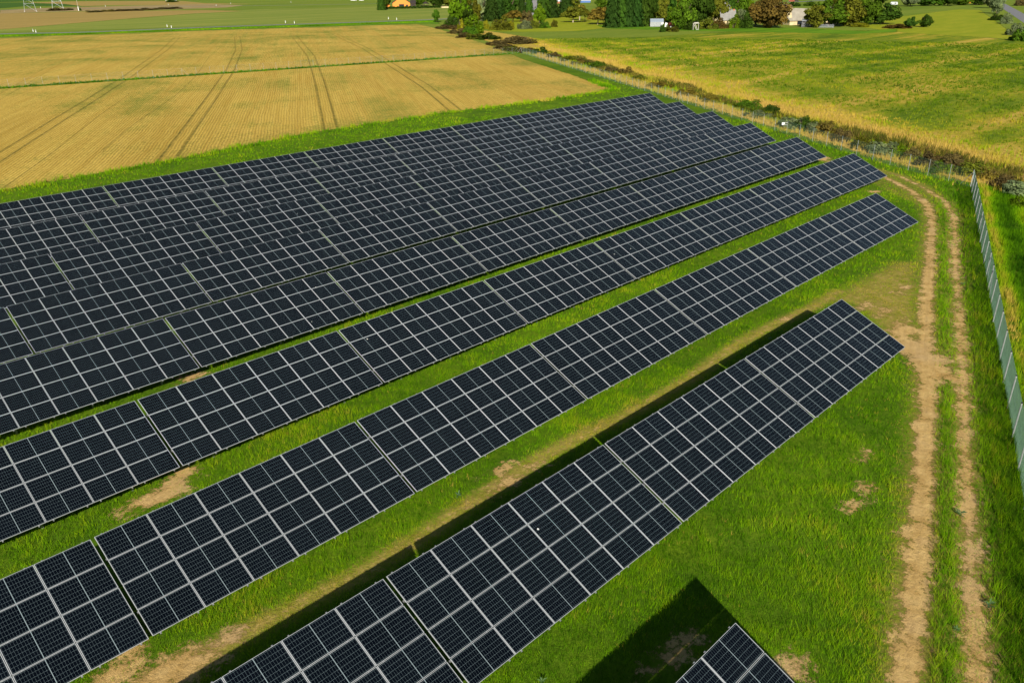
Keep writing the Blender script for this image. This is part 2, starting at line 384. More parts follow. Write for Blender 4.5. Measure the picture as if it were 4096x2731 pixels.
# meadow right of the fence
f1v = np.array(F1[0])-np.array(F1[1]); f1n = np.array([f1v[1], -f1v[0]])/np.hypot(*f1v)     # pointing away from the plant
MEADOW = [tuple(np.array(F1[1])+f1n*1.5), tuple(np.array(F1[0])+f1n*1.5), *A2((1010,62),(1045,60),(1240,90),(1500,85),(1700,72),(2060,70),(2352,95)), (420, 20), (300,-60), (95,-60), (92, 20)]
def streaks(P):
    yy = P[:, 1]+.055*P[:, 0]+3.2*np.sin(P[:, 0]/37.)+1.5*np.sin(P[:, 0]/13.+P[:, 1]/31.); s_ = np.zeros(len(P)); r_ = np.random.default_rng(5)
    for y0 in np.arange(-60, 330, 11.):
        y1 = y0+r_.uniform(-4, 4); wd = r_.uniform(.9, 2.4); am = r_.uniform(.3, 1.)
        s_ += am*np.exp(-((yy-y1)/wd)**2)*np.clip(.55+.9*np.sin(P[:, 0]/r_.uniform(18, 50)+r_.uniform(0, 6)), 0, 1)
    return s_
def mdry(P):
    d = (P-np.array(F1[1]))@f1n
    return .42*np.exp(-((d-13)/7)**2)+.30*np.exp(-((d-3)/3)**2)-.10+.42*streaks(P)+.06*np.exp(-(d/60)**2)
sheet('meadow', lambda P: poly_sd(P, MEADOW), (86, 420, -60, 330), 2., M_meadow, .008, 3., {'dry': mdry})
sheet('dirt_track', sd_track, (-2, 100, -6, 44), .2, M_earth, .006, .8, {'across': lambda P: seg_dist(P, RUTL, True)[0]})

# far fields
G_pale = field_mat('pale_grass_field', (.155, .215, .030), (.28, .29, .055), (.13, .19, .03), .9, (.012, .12, 1))
G_deep = field_mat('green_crop', (.045, .11, .015), (.07, .14, .02), (.05, .09, .012), .4)
G_ochre = field_mat('ochre_field', (.30, .22, .06), (.40, .27, .08), (.20, .17, .05), .3)
G_scrub = field_mat('dry_scrub_ground', (.22, .16, .06), (.46, .35, .16), (.16, .11, .045), .2, (.05, .25, 1))
G_lush = field_mat('lush_grass', (.08, .19, .008), (.14, .26, .012), (.06, .13, .008), .3)
def far_sheet(name, pix, mat, dz, cell=6.):
    pl = A2(*pix); xs_ = [p[0] for p in pl]; ys_ = [p[1] for p in pl]
    return sheet(name, lambda P: poly_sd(P, pl), (min(xs_)-8, max(xs_)+8, min(ys_)-8, max(ys_)+8), cell, mat, dz, cell+2)
far_sheet('grass_field', [(-300,100),(-20,70),(300,44),(500,28),(600,22),(800,18),(1000,10),(1040,12),(1035,45),(960,47),(500,61),(0,75)], G_pale, .010)
far_sheet('ochre_field', [(-300,85),(-20,70),(300,43),(440,32),(560,26),(470,24),(200,27),(0,32),(-200,36)], G_ochre, .016)
far_sheet('scrub_strip', [(-200,40),(0,30),(0,24),(100,19),(180,17),(300,14),(470,10),(560,13),(520,18),(380,23),(150,27),(0,32)], G_scrub, .022, 3.)
far_sheet('crop_field', [(-200,24),(0,20),(60,15),(190,15),(160,10),(60,6),(0,7),(-200,10)], G_deep, .014)
far_sheet('ochre_field', [(60,7),(160,4),(260,3),(420,3),(470,8),(600,10),(470,11),(250,13),(190,15),(150,10)], G_ochre, .018)
far_sheet('crop_field', [(-200,8),(0,6),(120,2),(500,1),(480,-5),(0,-6),(-200,-4)], G_deep, .014)
far_sheet('lush_grass_strip', [(1370,58),(1500,62),(1600,66),(1800,64),(1980,72),(2060,66),(2060,74),(1960,79),(1830,76),(1600,72),(1400,66),(1380,62)], G_lush, .014, 3.)
far_sheet('verge', [(-100,90),(0,80),(500,64),(880,50),(1000,46),(1010,56),(960,55),(500,69),(0,86),(-100,98)], G_lush, .018, 2.)
G_olive = field_mat('orchard_grass', (.22, .27, .012), (.30, .31, .02), (.16, .19, .012), .1, (.05, .2, 1))
far_sheet('orchard_grass', [(1130,58),(1200,40),(1300,38),(1400,42),(1410,62),(1330,72),(1200,74),(1120,72)], G_olive, .012, 3.)
far_sheet('roadside_meadow', [(1950,60),(2060,40),(2200,22),(2252,24),(2310,66),(2340,92),(2352,100),(2290,88),(2080,76)], G_olive, .013, 4.)
# roads
ribbon('road', A2((-300,102),(-60,81),(200,74.5),(500,62.5),(760,54),(1000,45.5),(1100,40)), 4.6, M_asphalt, .07)
r, dn = ribbon('road_edge_line', A2((-300,102.6),(-60,81.6),(200,75.1),(500,63.1),(760,54.6),(1000,46.1),(1100,40.6)), .35, M_white_line, .076)
ribbon('road', A2((-200,33),(0,24),(300,19),(430,16),(700,12),(1000,7),(1300,0)), 4., M_asphalt, .03)
ribbon('road', A2((2262,-6),(2285,3),(2312,18),(2352,42),(2420,85)), 6.2, M_asphalt, .03)
ribbon('road', A2((1640,9),(1760,7),(1830,5),(1900,1),(1960,-3)), 6., M_asphalt, .03)
ribbon('yard', A2((1228,36),(1222,12),(1226,-2)), 12., road_mat('yard_gravel', (.33, .31, .30)), .03)

# ------------------------------------------------------------------ solar tables
MET = plain('galvanised_steel', (.46, .47, .48), .45, .7, .2, 6); MET_D = plain('steel_post', (.30, .31, .32), .5, .6, .2, 4)
ALU = plain('aluminium_frame', (.55, .575, .60), .4, .35, .08, 3, .5)
t = NT('solar_cells'); uv = t.n('ShaderNodeUVMap').outputs[0]; sx = t.n('ShaderNodeSeparateXYZ'); t.l(uv, sx.inputs[0])
def lines(axis, n, half):
    f = t.math('FRACT', t.math('MULTIPLY', axis, n)); d = t.math('MINIMUM', f, t.math('SUBTRACT', 1., f)); return t.math('LESS_THAN', d, half)
u_, v_ = sx.outputs[0], sx.outputs[1]
ln = t.math('MAXIMUM', lines(u_, 20., .016), lines(v_, 6., .014))
mid = t.math('LESS_THAN', t.math('ABSOLUTE', t.math('SUBTRACT', u_, .5)), .0065)
bus = lines(v_, 54., .06)
rnd = t.n('ShaderNodeObjectInfo').outputs['Random']
cellc = t.mix(rnd, (.0012, .0020, .0040), (.0018, .0030, .0055))
cellc = t.mix(ln, cellc, (.13, .18, .20)); cellc = t.mix(mid, cellc, (.22, .28, .30))
ns = t.noise(t.co('Object'), 2.2, 4, .7)
spk = t.n('ShaderNodeTexVoronoi'); t.l(t.n('ShaderNodeNewGeometry').outputs['Position'], spk.inputs['Vector']); spk.inputs['Scale'].default_value = .55
drop = t.math('LESS_THAN', spk.outputs['Distance'], .022)
cellc = t.mix(drop, cellc, (.6, .6, .56))
M_cell = t.done(t.pbr(cellc, t.ramp(ns, .3, .7, .16, .26), spec=.20))

ROWS = """19.98889 16.81557 -14.09899 .00167 0
51.80909 26.52255 -9.85576 .00172 -.01011
83.84419 36.41156 -5.70355 -.00465 -.17741
102.7998 46.09214 -1.42533 -.00163 -.03371
108.98192 55.82612 2.98693 .00296 .05681
115.13692 65.54845 7.51242 .00107 -.04535
121.40381 75.17074 11.92611 .0012 -.03082
127.56807 84.88434 16.36193 -.00212 -.08061
133.83264 94.78451 20.90248 .00007 -.03404"""
ROWS = [[float(q) for q in l.split()] for l in ROWS.split('\n')]
SC = .837; AL = math.radians(-24.8); TILT = math.radians(24.62)
PITCH = 12.86268; TW = 12.70; PW, PH = 1.755, 1.038; GX, GYY = .0200, .0249; SL = 4.2266
def row_pt(r, d):
    x0, y, z, sl, cv = ROWS[r]
    X = Vector((x0-d, y, z-sl*d+cv*(d/50)**2)); X = Matrix.Rotation(AL, 3, 'X') @ X*SC
    return X+Vector((0, 0, CAMZ))
def panel_mesh(with_frame):
    m = MB(); fw = .017; a, b = PW/2, PH/2
    if with_frame:
        frame_boxes(m, a, b, fw)
    m.m = 1 if with_frame else 0
    m.box(-a+fw*1.15-.001, a-fw*1.15+.001, -b+fw*.72-.001, b-fw*.72+.001, -.030, -.0045)
    return m
def frame_boxes(m, a, b, fw):
    fh = fw*.72; fw = fw*1.15; m.box(-a, a, -b, -b+fh, -.035, 0); m.box(-a, a, b-fh, b, -.035, 0)
    m.box(-a, -a+fw, -b+fh, b-fh, -.035, 0); m.box(a-fw, a, -b+fh, b-fh, -.035, 0)
def add_uv(me):
    uvl = me.uv_layers.new(name='UVMap'); fw = .045
    for lp in me.loops:
        p = me.vertices[lp.vertex_index].co
        uvl.data[lp.index].uv = ((p.x+PW/2-fw)/(PW-2*fw), (p.y+PH/2-fw)/(PH-2*fw))
me_full = panel_mesh(True).mesh('solar_panel', [ALU, M_cell]); add_uv(me_full)
me_glass = panel_mesh(False).mesh('solar_glass', [M_cell]); add_uv(me_glass)
mf_ = MB(); frame_boxes(mf_, PW/2, PH/2, .017); me_frame = mf_.mesh('panel_frame', [ALU])
def make_table(detailed):
    root = empty('solar_table', (0, 0, 0))
    R = Matrix.Rotation(TILT, 4, 'X'); top = Vector((0, SL/2*math.cos(TILT), 2.6))
    T = Matrix.Translation(top) @ R                                  # frame of the tilted plane: origin on its top edge
    W = 6*PW+5*GX
    for i_ in range(6):
        for j in range(4):
            lp = Matrix.Translation((-W/2+PW/2+i_*(PW+GX), -(PH/2+j*(PH+GYY)), 0))
            o = link('solar_panel', me_glass if detailed else me_full, root); o.matrix_local = T @ lp
            if detailed:
                f = link('panel_frame', me_frame, o)
    rm = MB(); rm.box(-.022, .022, -SL-.05, .05, -.080, -.0365); rme = rm.mesh('mounting_rail', [MET])
    for i_ in range(6):
        for q in (.25, PW-.25):
            o = link('mounting_rail', rme, root); o.matrix_local = T @ Matrix.Translation((-W/2+i_*(PW+GX)+q, 0, 0))
    for s_ in (.22, .76):
        m = MB(); m.box(-W/2-.02, W/2+.02, -.03, .03, -.185, -.0815)
        o = m.build('purlin', [MET_D], root); o.matrix_local = T @ Matrix.Translation((0, -s_*SL, 0))
        zt = 2.6-s_*SL*math.sin(TILT)-.12; yy = SL/2*math.cos(TILT)-s_*SL*math.cos(TILT)
        for k in (1, 3, 5):
            m = MB(); m.box(-.045, .045, -.03, .03, -.4, zt); o = m.build('support_post', [MET_D], root)
            o.location = (-W/2+k*(PW+GX)-GX/2, yy+.064, 0)
    m = MB()
    for k in (1, 3, 5):
        xx = -W/2+k*(PW+GX)-GX/2+.07
        m.bar((xx, SL/2*math.cos(TILT)-.76*SL*math.cos(TILT)+.06, .35), (xx, SL/2*math.cos(TILT)-.5*SL*math.cos(TILT), 2.6-.5*SL*math.sin(TILT)-.10), .02, n=4)
    m.build('brace', [MET_D], root)
    return root
ROWN = ['cut-off corner', 'front', 'second', 'third', 'fourth', 'fifth', 'sixth', 'seventh', 'back']
ORD = ['first', 'second', 'third', 'fourth', 'fifth', 'sixth', 'seventh', 'eighth', 'ninth', 'tenth', 'eleventh', 'twelfth', 'thirteenth', 'fourteenth', 'fifteenth']
TABLES = []
protos = {}
for r in range(9):
    for k in range(0, 11):
        tr, tl = row_pt(r, k*PITCH), row_pt(r, k*PITCH+TW)
        cs = []
        for P_ in (tr, tl):
            for fr in (0, .5, 1): cs.append(P_+Vector((0, -fr*SL*math.cos(TILT), -fr*SL*math.sin(TILT))))
            cs.append(P_+Vector((3.6, 3.35, -2.6)))
        for a_ in (.25, .5, .75): q = tr.lerp(tl, a_); cs += [q, q+Vector((0, -3.84, -1.77)), q+Vector((3.6, 3.35, -2.6))]
        vis = False
        for q in cs:
            uvp = project(q)
            if uvp and -120 < uvp[0] < 4200 and -100 < uvp[1] < 2830: vis = True
        if not vis: continue
        det = r <= 2
        if det not in protos: root = protos[det] = make_table(det); KIDS[root.name] = list(root.children)
        else: root = copy_tree(protos[det])
        mid = (tr+tl)/2; ex = (tr-tl).normalized()
        root.location = (mid.x, mid.y-SL/2*math.cos(TILT), mid.z-2.6); root.rotation_euler = (0, -math.asin(ex.z), 0)
        if r == 0: lab = 'solar table cut off by the bottom edge, alone in front of the front row'
        elif k == 0: lab = 'solar table of twenty-four panels at the right end of the %s row' % ROWN[r]
        else: lab = 'solar table of twenty-four panels, %s from the right end of the %s row' % (ORD[k], ROWN[r])
        tag(root, lab, 'solar table', 'solar tables set in parallel rows on the grass'); root['kind'] = 'object'
        del root['kind']
        TABLES.append((mid.x, mid.y-SL/2*math.cos(TILT)))
print('tables', len(TABLES))

# ------------------------------------------------------------------ blades of grass
_ph = RNG.uniform(0, 6.28, 40); _dr = RNG.normal(size=(40, 2))
def pnoise(P, scale, o=0):
    v = np.zeros(len(P))
    for k in range(8):
        d = _dr[(k+o) % 40]; d = d/np.hypot(*d)
        v += np.sin((P@d)/scale*(.7+.14*k)+_ph[(k+o*3) % 40]+1.7*np.sin((P@d[::-1])/scale*.6+_ph[(k+7+o) % 40]))
    return v/8+.5
def blade_mat(name, stops, transl=.35):
    t = NT(name); g = t.attr('g'); c = t.cramp(g, *stops)
    d = t.n('ShaderNodeBsdfDiffuse'); t.l(c, d.inputs[0]); tr = t.n('ShaderNodeBsdfTranslucent'); t.l(c, tr.inputs[0])
    x = t.n('ShaderNodeMixShader'); x.inputs[0].default_value = transl; t.l(d.outputs[0], x.inputs[1]); t.l(tr.outputs[0], x.inputs[2])
    return t.done(x.outputs[0])
# one ramp for every sward: 0 deep green .. .5 fresh .. .7 olive .. 1 straw
M_blade = blade_mat('grass_blades', [(0, (.020, .072, .003)), (.20, (.070, .185, .004)), (.40, (.165, .350, .005)), (.6, (.29, .41, .008)), (.78, (.44, .37, .04)), (1, (.58, .40, .10))])
M_blade2 = blade_mat('meadow_blades', [(0, (.050, .110, .006)), (.25, (.115, .195, .008)), (.45, (.22, .28, .012)), (.65, (.38, .335, .025)), (.82, (.52, .38, .05)), (1, (.60, .42, .09))])
M_blade3 = blade_mat('herb_blades', [(0, (.030, .050, .008)), (.3, (.065, .095, .010)), (.5, (.120, .120, .020)), (.7, (.15, .105, .03)), (1, (.34, .24, .07))])
MATS = {'M': M_blade2, 'H': M_blade3}
def blades(name, P, h, w, g, lean=.45, zoff=-.01):
    n = len(P); a = RNG.uniform(0, 2*np.pi, n); la = RNG.uniform(0, 2*np.pi, n); ll = h*lean*RNG.uniform(.3, 1.3, n)
    z = hz(P[:, 1])+zoff; dx, dy = np.cos(a)*w/2, np.sin(a)*w/2
    V = np.empty((n, 3, 3)); V[:, 0] = np.c_[P[:, 0]-dx, P[:, 1]-dy, z]; V[:, 1] = np.c_[P[:, 0]+dx, P[:, 1]+dy, z]
    V[:, 2] = np.c_[P[:, 0]+np.cos(la)*ll, P[:, 1]+np.sin(la)*ll, z+h]
    return link(name, np_mesh(name, V.reshape(-1, 3), np.arange(n*3).reshape(-1, 3), M_blade, {'g': np.repeat(np.clip(g, 0, 1), 3)}))
def visible(P, margin=60):
    Z = hz(P[:, 1]); Q = np.c_[P, Z]; u, v, c = proj_np(Q)
    ok = (u > -margin) & (u < 4096+margin) & (v > -margin) & (v < 2731+margin*1.6) & (c > 1)
    D = np.array([0, 0, CAMZ])-Q
    for r in range(9):
        x0, y, z, sl, cv = ROWS[r]; tp = row_pt(r, 30.); xr = row_pt(r, 0).x
        yb, zb = tp.y-3.84, tp.z-1.76; tn = math.tan(TILT)
        den = D[:, 2]-D[:, 1]*tn; s_ = (zb-Q[:, 2]+(Q[:, 1]-yb)*tn)/np.where(abs(den) < 1e-6, 1e-6, den)
        hy = Q[:, 1]+D[:, 1]*s_; hx = Q[:, 0]+D[:, 0]*s_
        ok &= ~((s_ > 0) & (s_ < 1) & (hy > yb+.1) & (hy < yb+3.7) & (hx < xr-.15))
    return ok
def scatter(n, x0, x1, y0, y1): return np.c_[RNG.uniform(x0, x1, n), RNG.uniform(y0, y1, n)]
def tufts(P, k, r):
    a = RNG.uniform(0, 6.28, len(P)*k); q = r*np.sqrt(RNG.uniform(0, 1, len(P)*k)); return np.repeat(P, k, 0)+np.c_[np.cos(a)*q, np.sin(a)*q]
# lawn between and before the tables, in rings of falling density
def lawn():
    allP = []
    for (d0, d1, dens, wd) in ((20, 32, 120, .62), (32, 45, 72, .8), (45, 62, 36, 1.1), (62, 90, 14, 1.7), (90, 130, 6, 2.5)):
        x0, x1, y0, y1 = -22, 132, -8, 100
        n = int((x1-x0)*(y1-y0)*dens)
        P = scatter(n, x0, x1, y0, y1)
        d = np.hypot(np.hypot(P[:, 0], P[:, 1]), CAMZ); P = P[(d >= d0) & (d < d1)]
        P = P[visible(P)]
        inside = ((P-np.array(F1[1]))@f1n < .6) & (poly_sd(P, FIELD) < .5)
        dF2 = (P[:, 0]-F2[0][0])*(F2[1][1]-F2[0][1])-(P[:, 1]-F2[0][1])*(F2[1][0]-F2[0][0])
        P = P[inside & (dF2 < 0) | (P[:, 1] < -99)] if DF2SIGN > 0 else P[inside & (dF2 > 0)]
        tr = sd_track(P); keep = tr+RNG.normal(0, .30, len(P)) < .05
        P = P[keep]; allP.append((P, np.full(len(P), wd)))
    P = np.concatenate([a for a, b in allP]); W_ = np.concatenate([b for a, b in allP])
    dr = dryness(P); tr = sd_track(P); dF = sd_line(P, F2); dF1 = sd_line(P, F1)
    p1 = pnoise(P, 2.2); p2 = pnoise(P, .5, 5); p3 = pnoise(P, 7, 11)
    h = .10+.13*p2+.09*p1
    h *= np.clip(1.05-dr*1.0, .34, 1); h = np.where(dF < 3.2, np.maximum(h, .30+.2*p2), h); h = np.where(dF1 < 2.4, np.maximum(h, .26+.2*p2), h)
    h *= np.clip(-tr/.5+.35, .3, 1)
    g = .30+.22*(p1-.35)+.16*(p3-.4)+RNG.normal(0, .085, len(P))+dr*.40+.22*(p2-.5)+.14*(pnoise(P, .22, 21)-.5)
    g = np.where(dF < 3.0, g-.17, g); g = np.where(RNG.random(len(P)) < .03*(pnoise(P, 1.4, 17) > .62), .80, g); g = np.where((dF < 1.0) | (dF1 < 1.0), g+.22*pnoise(P, 1.2, 3), g)  # deeper green along F2: fence shadow put into the blade colour, plus taller growth
    k = 4
    Q = tufts(P, k, .09); h = np.repeat(h, k)*RNG.uniform(.5, 1.25, len(Q)); g = np.repeat(g, k)+RNG.normal(0, .05, len(Q)); W_ = np.repeat(W_, k)
    o = blades('lawn_grass', Q, h, .020*W_*RNG.uniform(.7, 1.3, len(Q)), g); tag(o, 'bright green grass growing between and around the solar tables', 'grass', kind='stuff')
    return len(Q)
_c = (30.-F2[0][0])*(F2[1][1]-F2[0][1])-(20.-F2[0][1])*(F2[1][0]-F2[0][0]); DF2SIGN = 1 if _c < 0 else -1
print('lawn', lawn())
# dry and green tall grass beyond the fences
def rough_band(name, label, box, dens, sel, hf, gf, w, k=5, r=.15, lean=.35, mat=None):
    P = scatter(int((box[1]-box[0])*(box[3]-box[2])*dens), *box); P = P[sel(P)]; P = P[visible(P)]
    h = hf(P); g = gf(P); Q = tufts(P, k, r); h = np.repeat(h, k)*RNG.uniform(.55, 1.2, len(Q)); g = np.repeat(g, k)+RNG.normal(0, .06, len(Q))
    d = np.hypot(Q[:, 0], Q[:, 1])
    o = blades(name, Q, h, w*np.clip(d/80, .8, 2.6), g, lean)
    tag(o, label, 'grass', kind='stuff')
    if mat: o.data.materials[0] = MATS[mat]
outd = lambda P: (P-np.array(F1[1]))@f1n
f1u = f1v/np.hypot(*f1v); alongd = lambda P: (P-np.array(F1[1]))@f1u
rough_band('tall_dry_grass', 'tall straw coloured grass along the outer side of the fence', (60, 215, -30, 200), 3.2,
    lambda P: (outd(P) > .3) & (outd(P) < 19) & (alongd(P) > -9) & (alongd(P) < 180) & (RNG.random(len(P)) < .25+.75*np.maximum(np.exp(-((outd(P)-3)/3)**2), np.exp(-((outd(P)-12)/4)**2))),
    lambda P: .45+.55*pnoise(P, 3., 2)*np.exp(-((outd(P)-8)/9)**2), lambda P: .60+.38*np.maximum(np.exp(-((outd(P)-2.2)/2.)**2), np.exp(-((outd(P)-12)/4.)**2))+.32*(pnoise(P, 3., 8)-.55), .045)
rough_band('ditch_herbs', 'dark tangled herbs filling the ditch beyond the fence', (85, 200, -30, 190), 5.,
    lambda P: (np.abs(outd(P)-7.5-1.2*np.sin(alongd(P)*.09)) < 1.0+1.8*pnoise(P, 4., 3)) & (alongd(P) > -9) & (alongd(P) < 150),
    lambda P: .55+.55*pnoise(P, 3., 7), lambda P: .10+.65*pnoise(P, 2.5, 5)+.3*(RNG.random(len(P)) < .15), .07, 5, .2, mat='H')
rough_band('meadow_grass', 'rough meadow grass with straw tufts beyond the ditch', (85, 330, -70, 235), 1.1,
    lambda P: (outd(P) > 12) & (np.hypot(P[:, 0], P[:, 1]) < 300) & (poly_sd(P, MEADOW) > 0),
    lambda P: .22+.3*pnoise(P, 4., 12)+.2*streaks(P), lambda P: .22+.30*streaks(P)+.34*(pnoise(P, 6., 4)-.5)+.40*(pnoise(P, 1.7, 9)-.5)+.34*np.exp(-((outd(P)-14)/9)**2)+.12*np.exp(-(outd(P)/60)**2), .07, 4, .3, mat='M')
_s2 = lambda P: ((P[:, 0]-F2[0][0])*(F2[1][1]-F2[0][1])-(P[:, 1]-F2[0][1])*(F2[1][0]-F2[0][0]))*DF2SIGN > 0
rough_band('fence_side_grass', 'tangled green and rusty grass outside the mesh fence on the right', (15, 100, -14, 24), 34,
    lambda P: _s2(P) & (sd_line(P, F2) < 14) & (outd(P) < 1.5),
    lambda P: .25+.35*pnoise(P, 1.6, 2), lambda P: .18+.50*np.exp(-((sd_line(P, F2)-.9-.3*pnoise(P, 2, 4))/.5)**2)-.16*np.exp(-((sd_line(P, F2)-2.6)/.6)**2)+.45*np.exp(-((sd_line(P, F2)-4.6-.8*pnoise(P, 3, 8))/1.4)**2)+.75*np.clip(pnoise(np.c_[sd_line(P, F2)*1.2, P[:, 0]*.35], 1.3, 6)-.50, 0, .6)+.25*(pnoise(P, .9, 9)-.5), .035, 5, .12)
rough_band('field_edge_weeds', 'olive weeds along the near edge of the stubble field', (-25, 140, 88, 112), 3.4,
    lambda P: (np.abs(poly_sd(P, FIELD)+.6) < .9+.6*pnoise(P, 3, 2)) | ((poly_sd(P, FIELD) < 0) & (outd(P) < 0) & (RNG.random(len(P)) < .28)),
    lambda P: np.where(poly_sd(P, FIELD) < -2, .16, .30+.35*pnoise(P, 2., 5)), lambda P: np.where(poly_sd(P, FIELD) < -2, .40, .33+.5*(pnoise(P, 1.5, 3)-.3)), .05, 5, .2)
rough_band('fence_strip_grass', 'unmown green strip under the thin fence across the field', (0, 175, 160, 206), 2.2,
    lambda P: sd_line(P, F3) < 1.6, lambda P: np.full(len(P), .4), lambda P: .08+.22*pnoise(P, 4, 2), .06, 5, .3)
rough_band('roadside_grass', 'dark green verge grass along the road behind the stubble field', (60, 330, 315, 410), .9,
    lambda P: (sd_line(P, [tuple(at(x, y))[:2] for x, y in ((-60,85.5),(200,79.),(500,67),(760,58.5),(1000,50.))]) < 3.2), lambda P: np.full(len(P), .5), lambda P: .20+.25*pnoise(P, 5, 2), .12, 5, .5)

# ------------------------------------------------------------------ fences
M_post = plain('fence_post_zinc', (.44, .46, .46), .5, .2, .15, 5); M_cap = plain('black_cap', (.03, .03, .03), .5)
M_wire = plain('green_coated_wire', (.17, .30, .21), .5, .2, .1, 3); M_wire2 = plain('zinc_wire', (.45, .46, .45), .5, .5, .1, 3)
def gp(x, y): return Vector((x, y, float(hz(y))))
def fence(name, label, a, b, sp, hgt, step, wr, struts, pr_=.03, wmat=None, capm=True, group=None):
    a = Vector(a[:2]); b = Vector(b[:2]); L = (b-a).length; d = (b-a)/L
    root = empty(name, gp(a.x, a.y), math.atan2(d.y, d.x), label, 'fence', group)
    z0 = float(hz(a.y)); zz = lambda s_: float(hz((a+d*s_).y))-z0
    n = int(L/sp)
    for k in range(n+1):
        m = MB(); s_ = k*sp; m.bar((s_, 0, zz(s_)-.3), (s_, 0, zz(s_)+hgt), pr_, n=7)
        if capm: m.m = 1; m.bar((s_, 0, zz(s_)+hgt), (s_, 0, zz(s_)+hgt+.05), pr_*1.35, n=7)
        m.build('post', [M_post, M_cap], root)
    for k, sg in struts:
        m = MB(); s_ = k*sp; m.bar((s_, .04, zz(s_)+hgt*.86), (s_+sg*1.5, .04, zz(s_+sg*1.5)-.1), pr_*.85, n=6); m.build('strut', [M_post], root)
    # wire netting: two sets of slanting wires
    H = hgt-.06; k = np.arange(0, L-H, step); V = []; F_ = []; off = np.array([[wr, 0, 0], [-wr*.5, wr*.87, 0], [-wr*.5, -wr*.87, 0]])
    for sg in (0, 1):
        p0 = np.c_[k+(H if sg else 0), np.full(len(k), .035+.004*sg), np.zeros(len(k))]; p1 = np.c_[k+(0 if sg else H), np.full(len(k), .035+.004*sg), np.full(len(k), H)]
        for q in (p0, p1): q[:, 2] += np.interp(q[:, 0], np.linspace(0, L, 60), [zz(x) for x in np.linspace(0, L, 60)])+.03
        V.append(np.concatenate([p0[:, None]+off[None], p1[:, None]+off[None]], 1).reshape(-1, 3))
    V = np.concatenate(V); nb = len(V)//6; base = (np.arange(nb)*6)[:, None, None]
    F_ = (base+np.array([[0, 1, 4, 3], [1, 2, 5, 4], [2, 0, 3, 5]])[None]).reshape(-1, 4)
    link('wire_netting', np_mesh('wire_netting', V, F_, wmat or M_wire), root)
    m = MB()
    for hh in (.05, H*.5, H):
        for q in np.arange(0, L-3, 3.): m.bar((q, .03, zz(q)+hh), (q+3, .03, zz(q+3)+hh), wr*1.4, n=4, cap=False)
    m.build('tension_wire', wmat or M_wire, root)
    return root
fence('mesh_fence', 'long green mesh fence on zinc posts between the solar tables and the meadow', F1[1], F1[0], 3.0, 1.75, .12, .0030, ((0, 1), (22, -1), (22, 1), (38, 1), (56, -1)), .024)
fence('mesh_fence', 'mesh fence running down the right edge beside the dirt track', F2[0], F2[1], 3.0, 1.75, .050, .0028, ((0, 1), (6, 1), (10, 1), (11, 1)), .032)
fence('wire_fence', 'thin wire fence crossing the stubble field on slim pale posts', F3[0], F3[1], 3.1, 1.7, .30, .003, ((0, 1), (30, -1)), .017, M_wire2, False)
m = MB(); m.box(-.45, .45, -.02, .02, 0, .35); o = m.build('board', plain('white_board', (.8, .8, .8), .6)); p = at4(3138, 515); o.location = p+Vector((0, 0, .5)); o.rotation_euler = (-.3, 0, -.75)
tag(o, 'small white board lying in the dry grass beyond the fence', 'board')

# ------------------------------------------------------------------ trees and bushes
def leaf_mat(name, c):
    t = NT(name); g = t.attr('g'); lo = tuple(x*.6 for x in c); hi = (min(1, c[0]*1.6), min(1, c[1]*1.5), c[2]*1.3)
    cc = t.cramp(g, (0, lo), (.5, c), (1, hi)); oi = t.n('ShaderNodeObjectInfo').outputs['Random']
    hs = t.n('ShaderNodeHueSaturation'); t.l(cc, hs.inputs['Color']); t.l(t.ramp(oi, 0, 1, .75, 1.2), hs.inputs['Value']); t.l(t.ramp(oi, 0, 1, .485, .515), hs.inputs['Hue'])
    d = t.n('ShaderNodeBsdfDiffuse'); t.l(hs.outputs[0], d.inputs[0]); tr = t.n('ShaderNodeBsdfTranslucent'); t.l(hs.outputs[0], tr.inputs[0])
    x = t.n('ShaderNodeMixShader'); x.inputs[0].default_value = .25; t.l(d.outputs[0], x.inputs[1]); t.l(tr.outputs[0], x.inputs[2])
    return t.done(x.outputs[0])
LC = {'pine': (.026, .058, .010), 'dark': (.040, .082, .010), 'mid': (.070, .135, .010), 'fresh': (.095, .175, .008), 'yellow': (.24, .24, .015), 'olive': (.115, .130, .014),
      'rust': (.130, .098, .022), 'silver': (.150, .190, .085), 'brown': (.125, .100, .035), 'gold': (.20, .165, .025)}
LM = {k: leaf_mat('leaves_'+k, v) for k, v in LC.items()}
M_bark = plain('bark', (.12, .09, .06), .9, 0, .4, 3, .1); M_barkp = plain('pale_bark', (.42, .36, .28), .9, 0, .3, 3, .1)
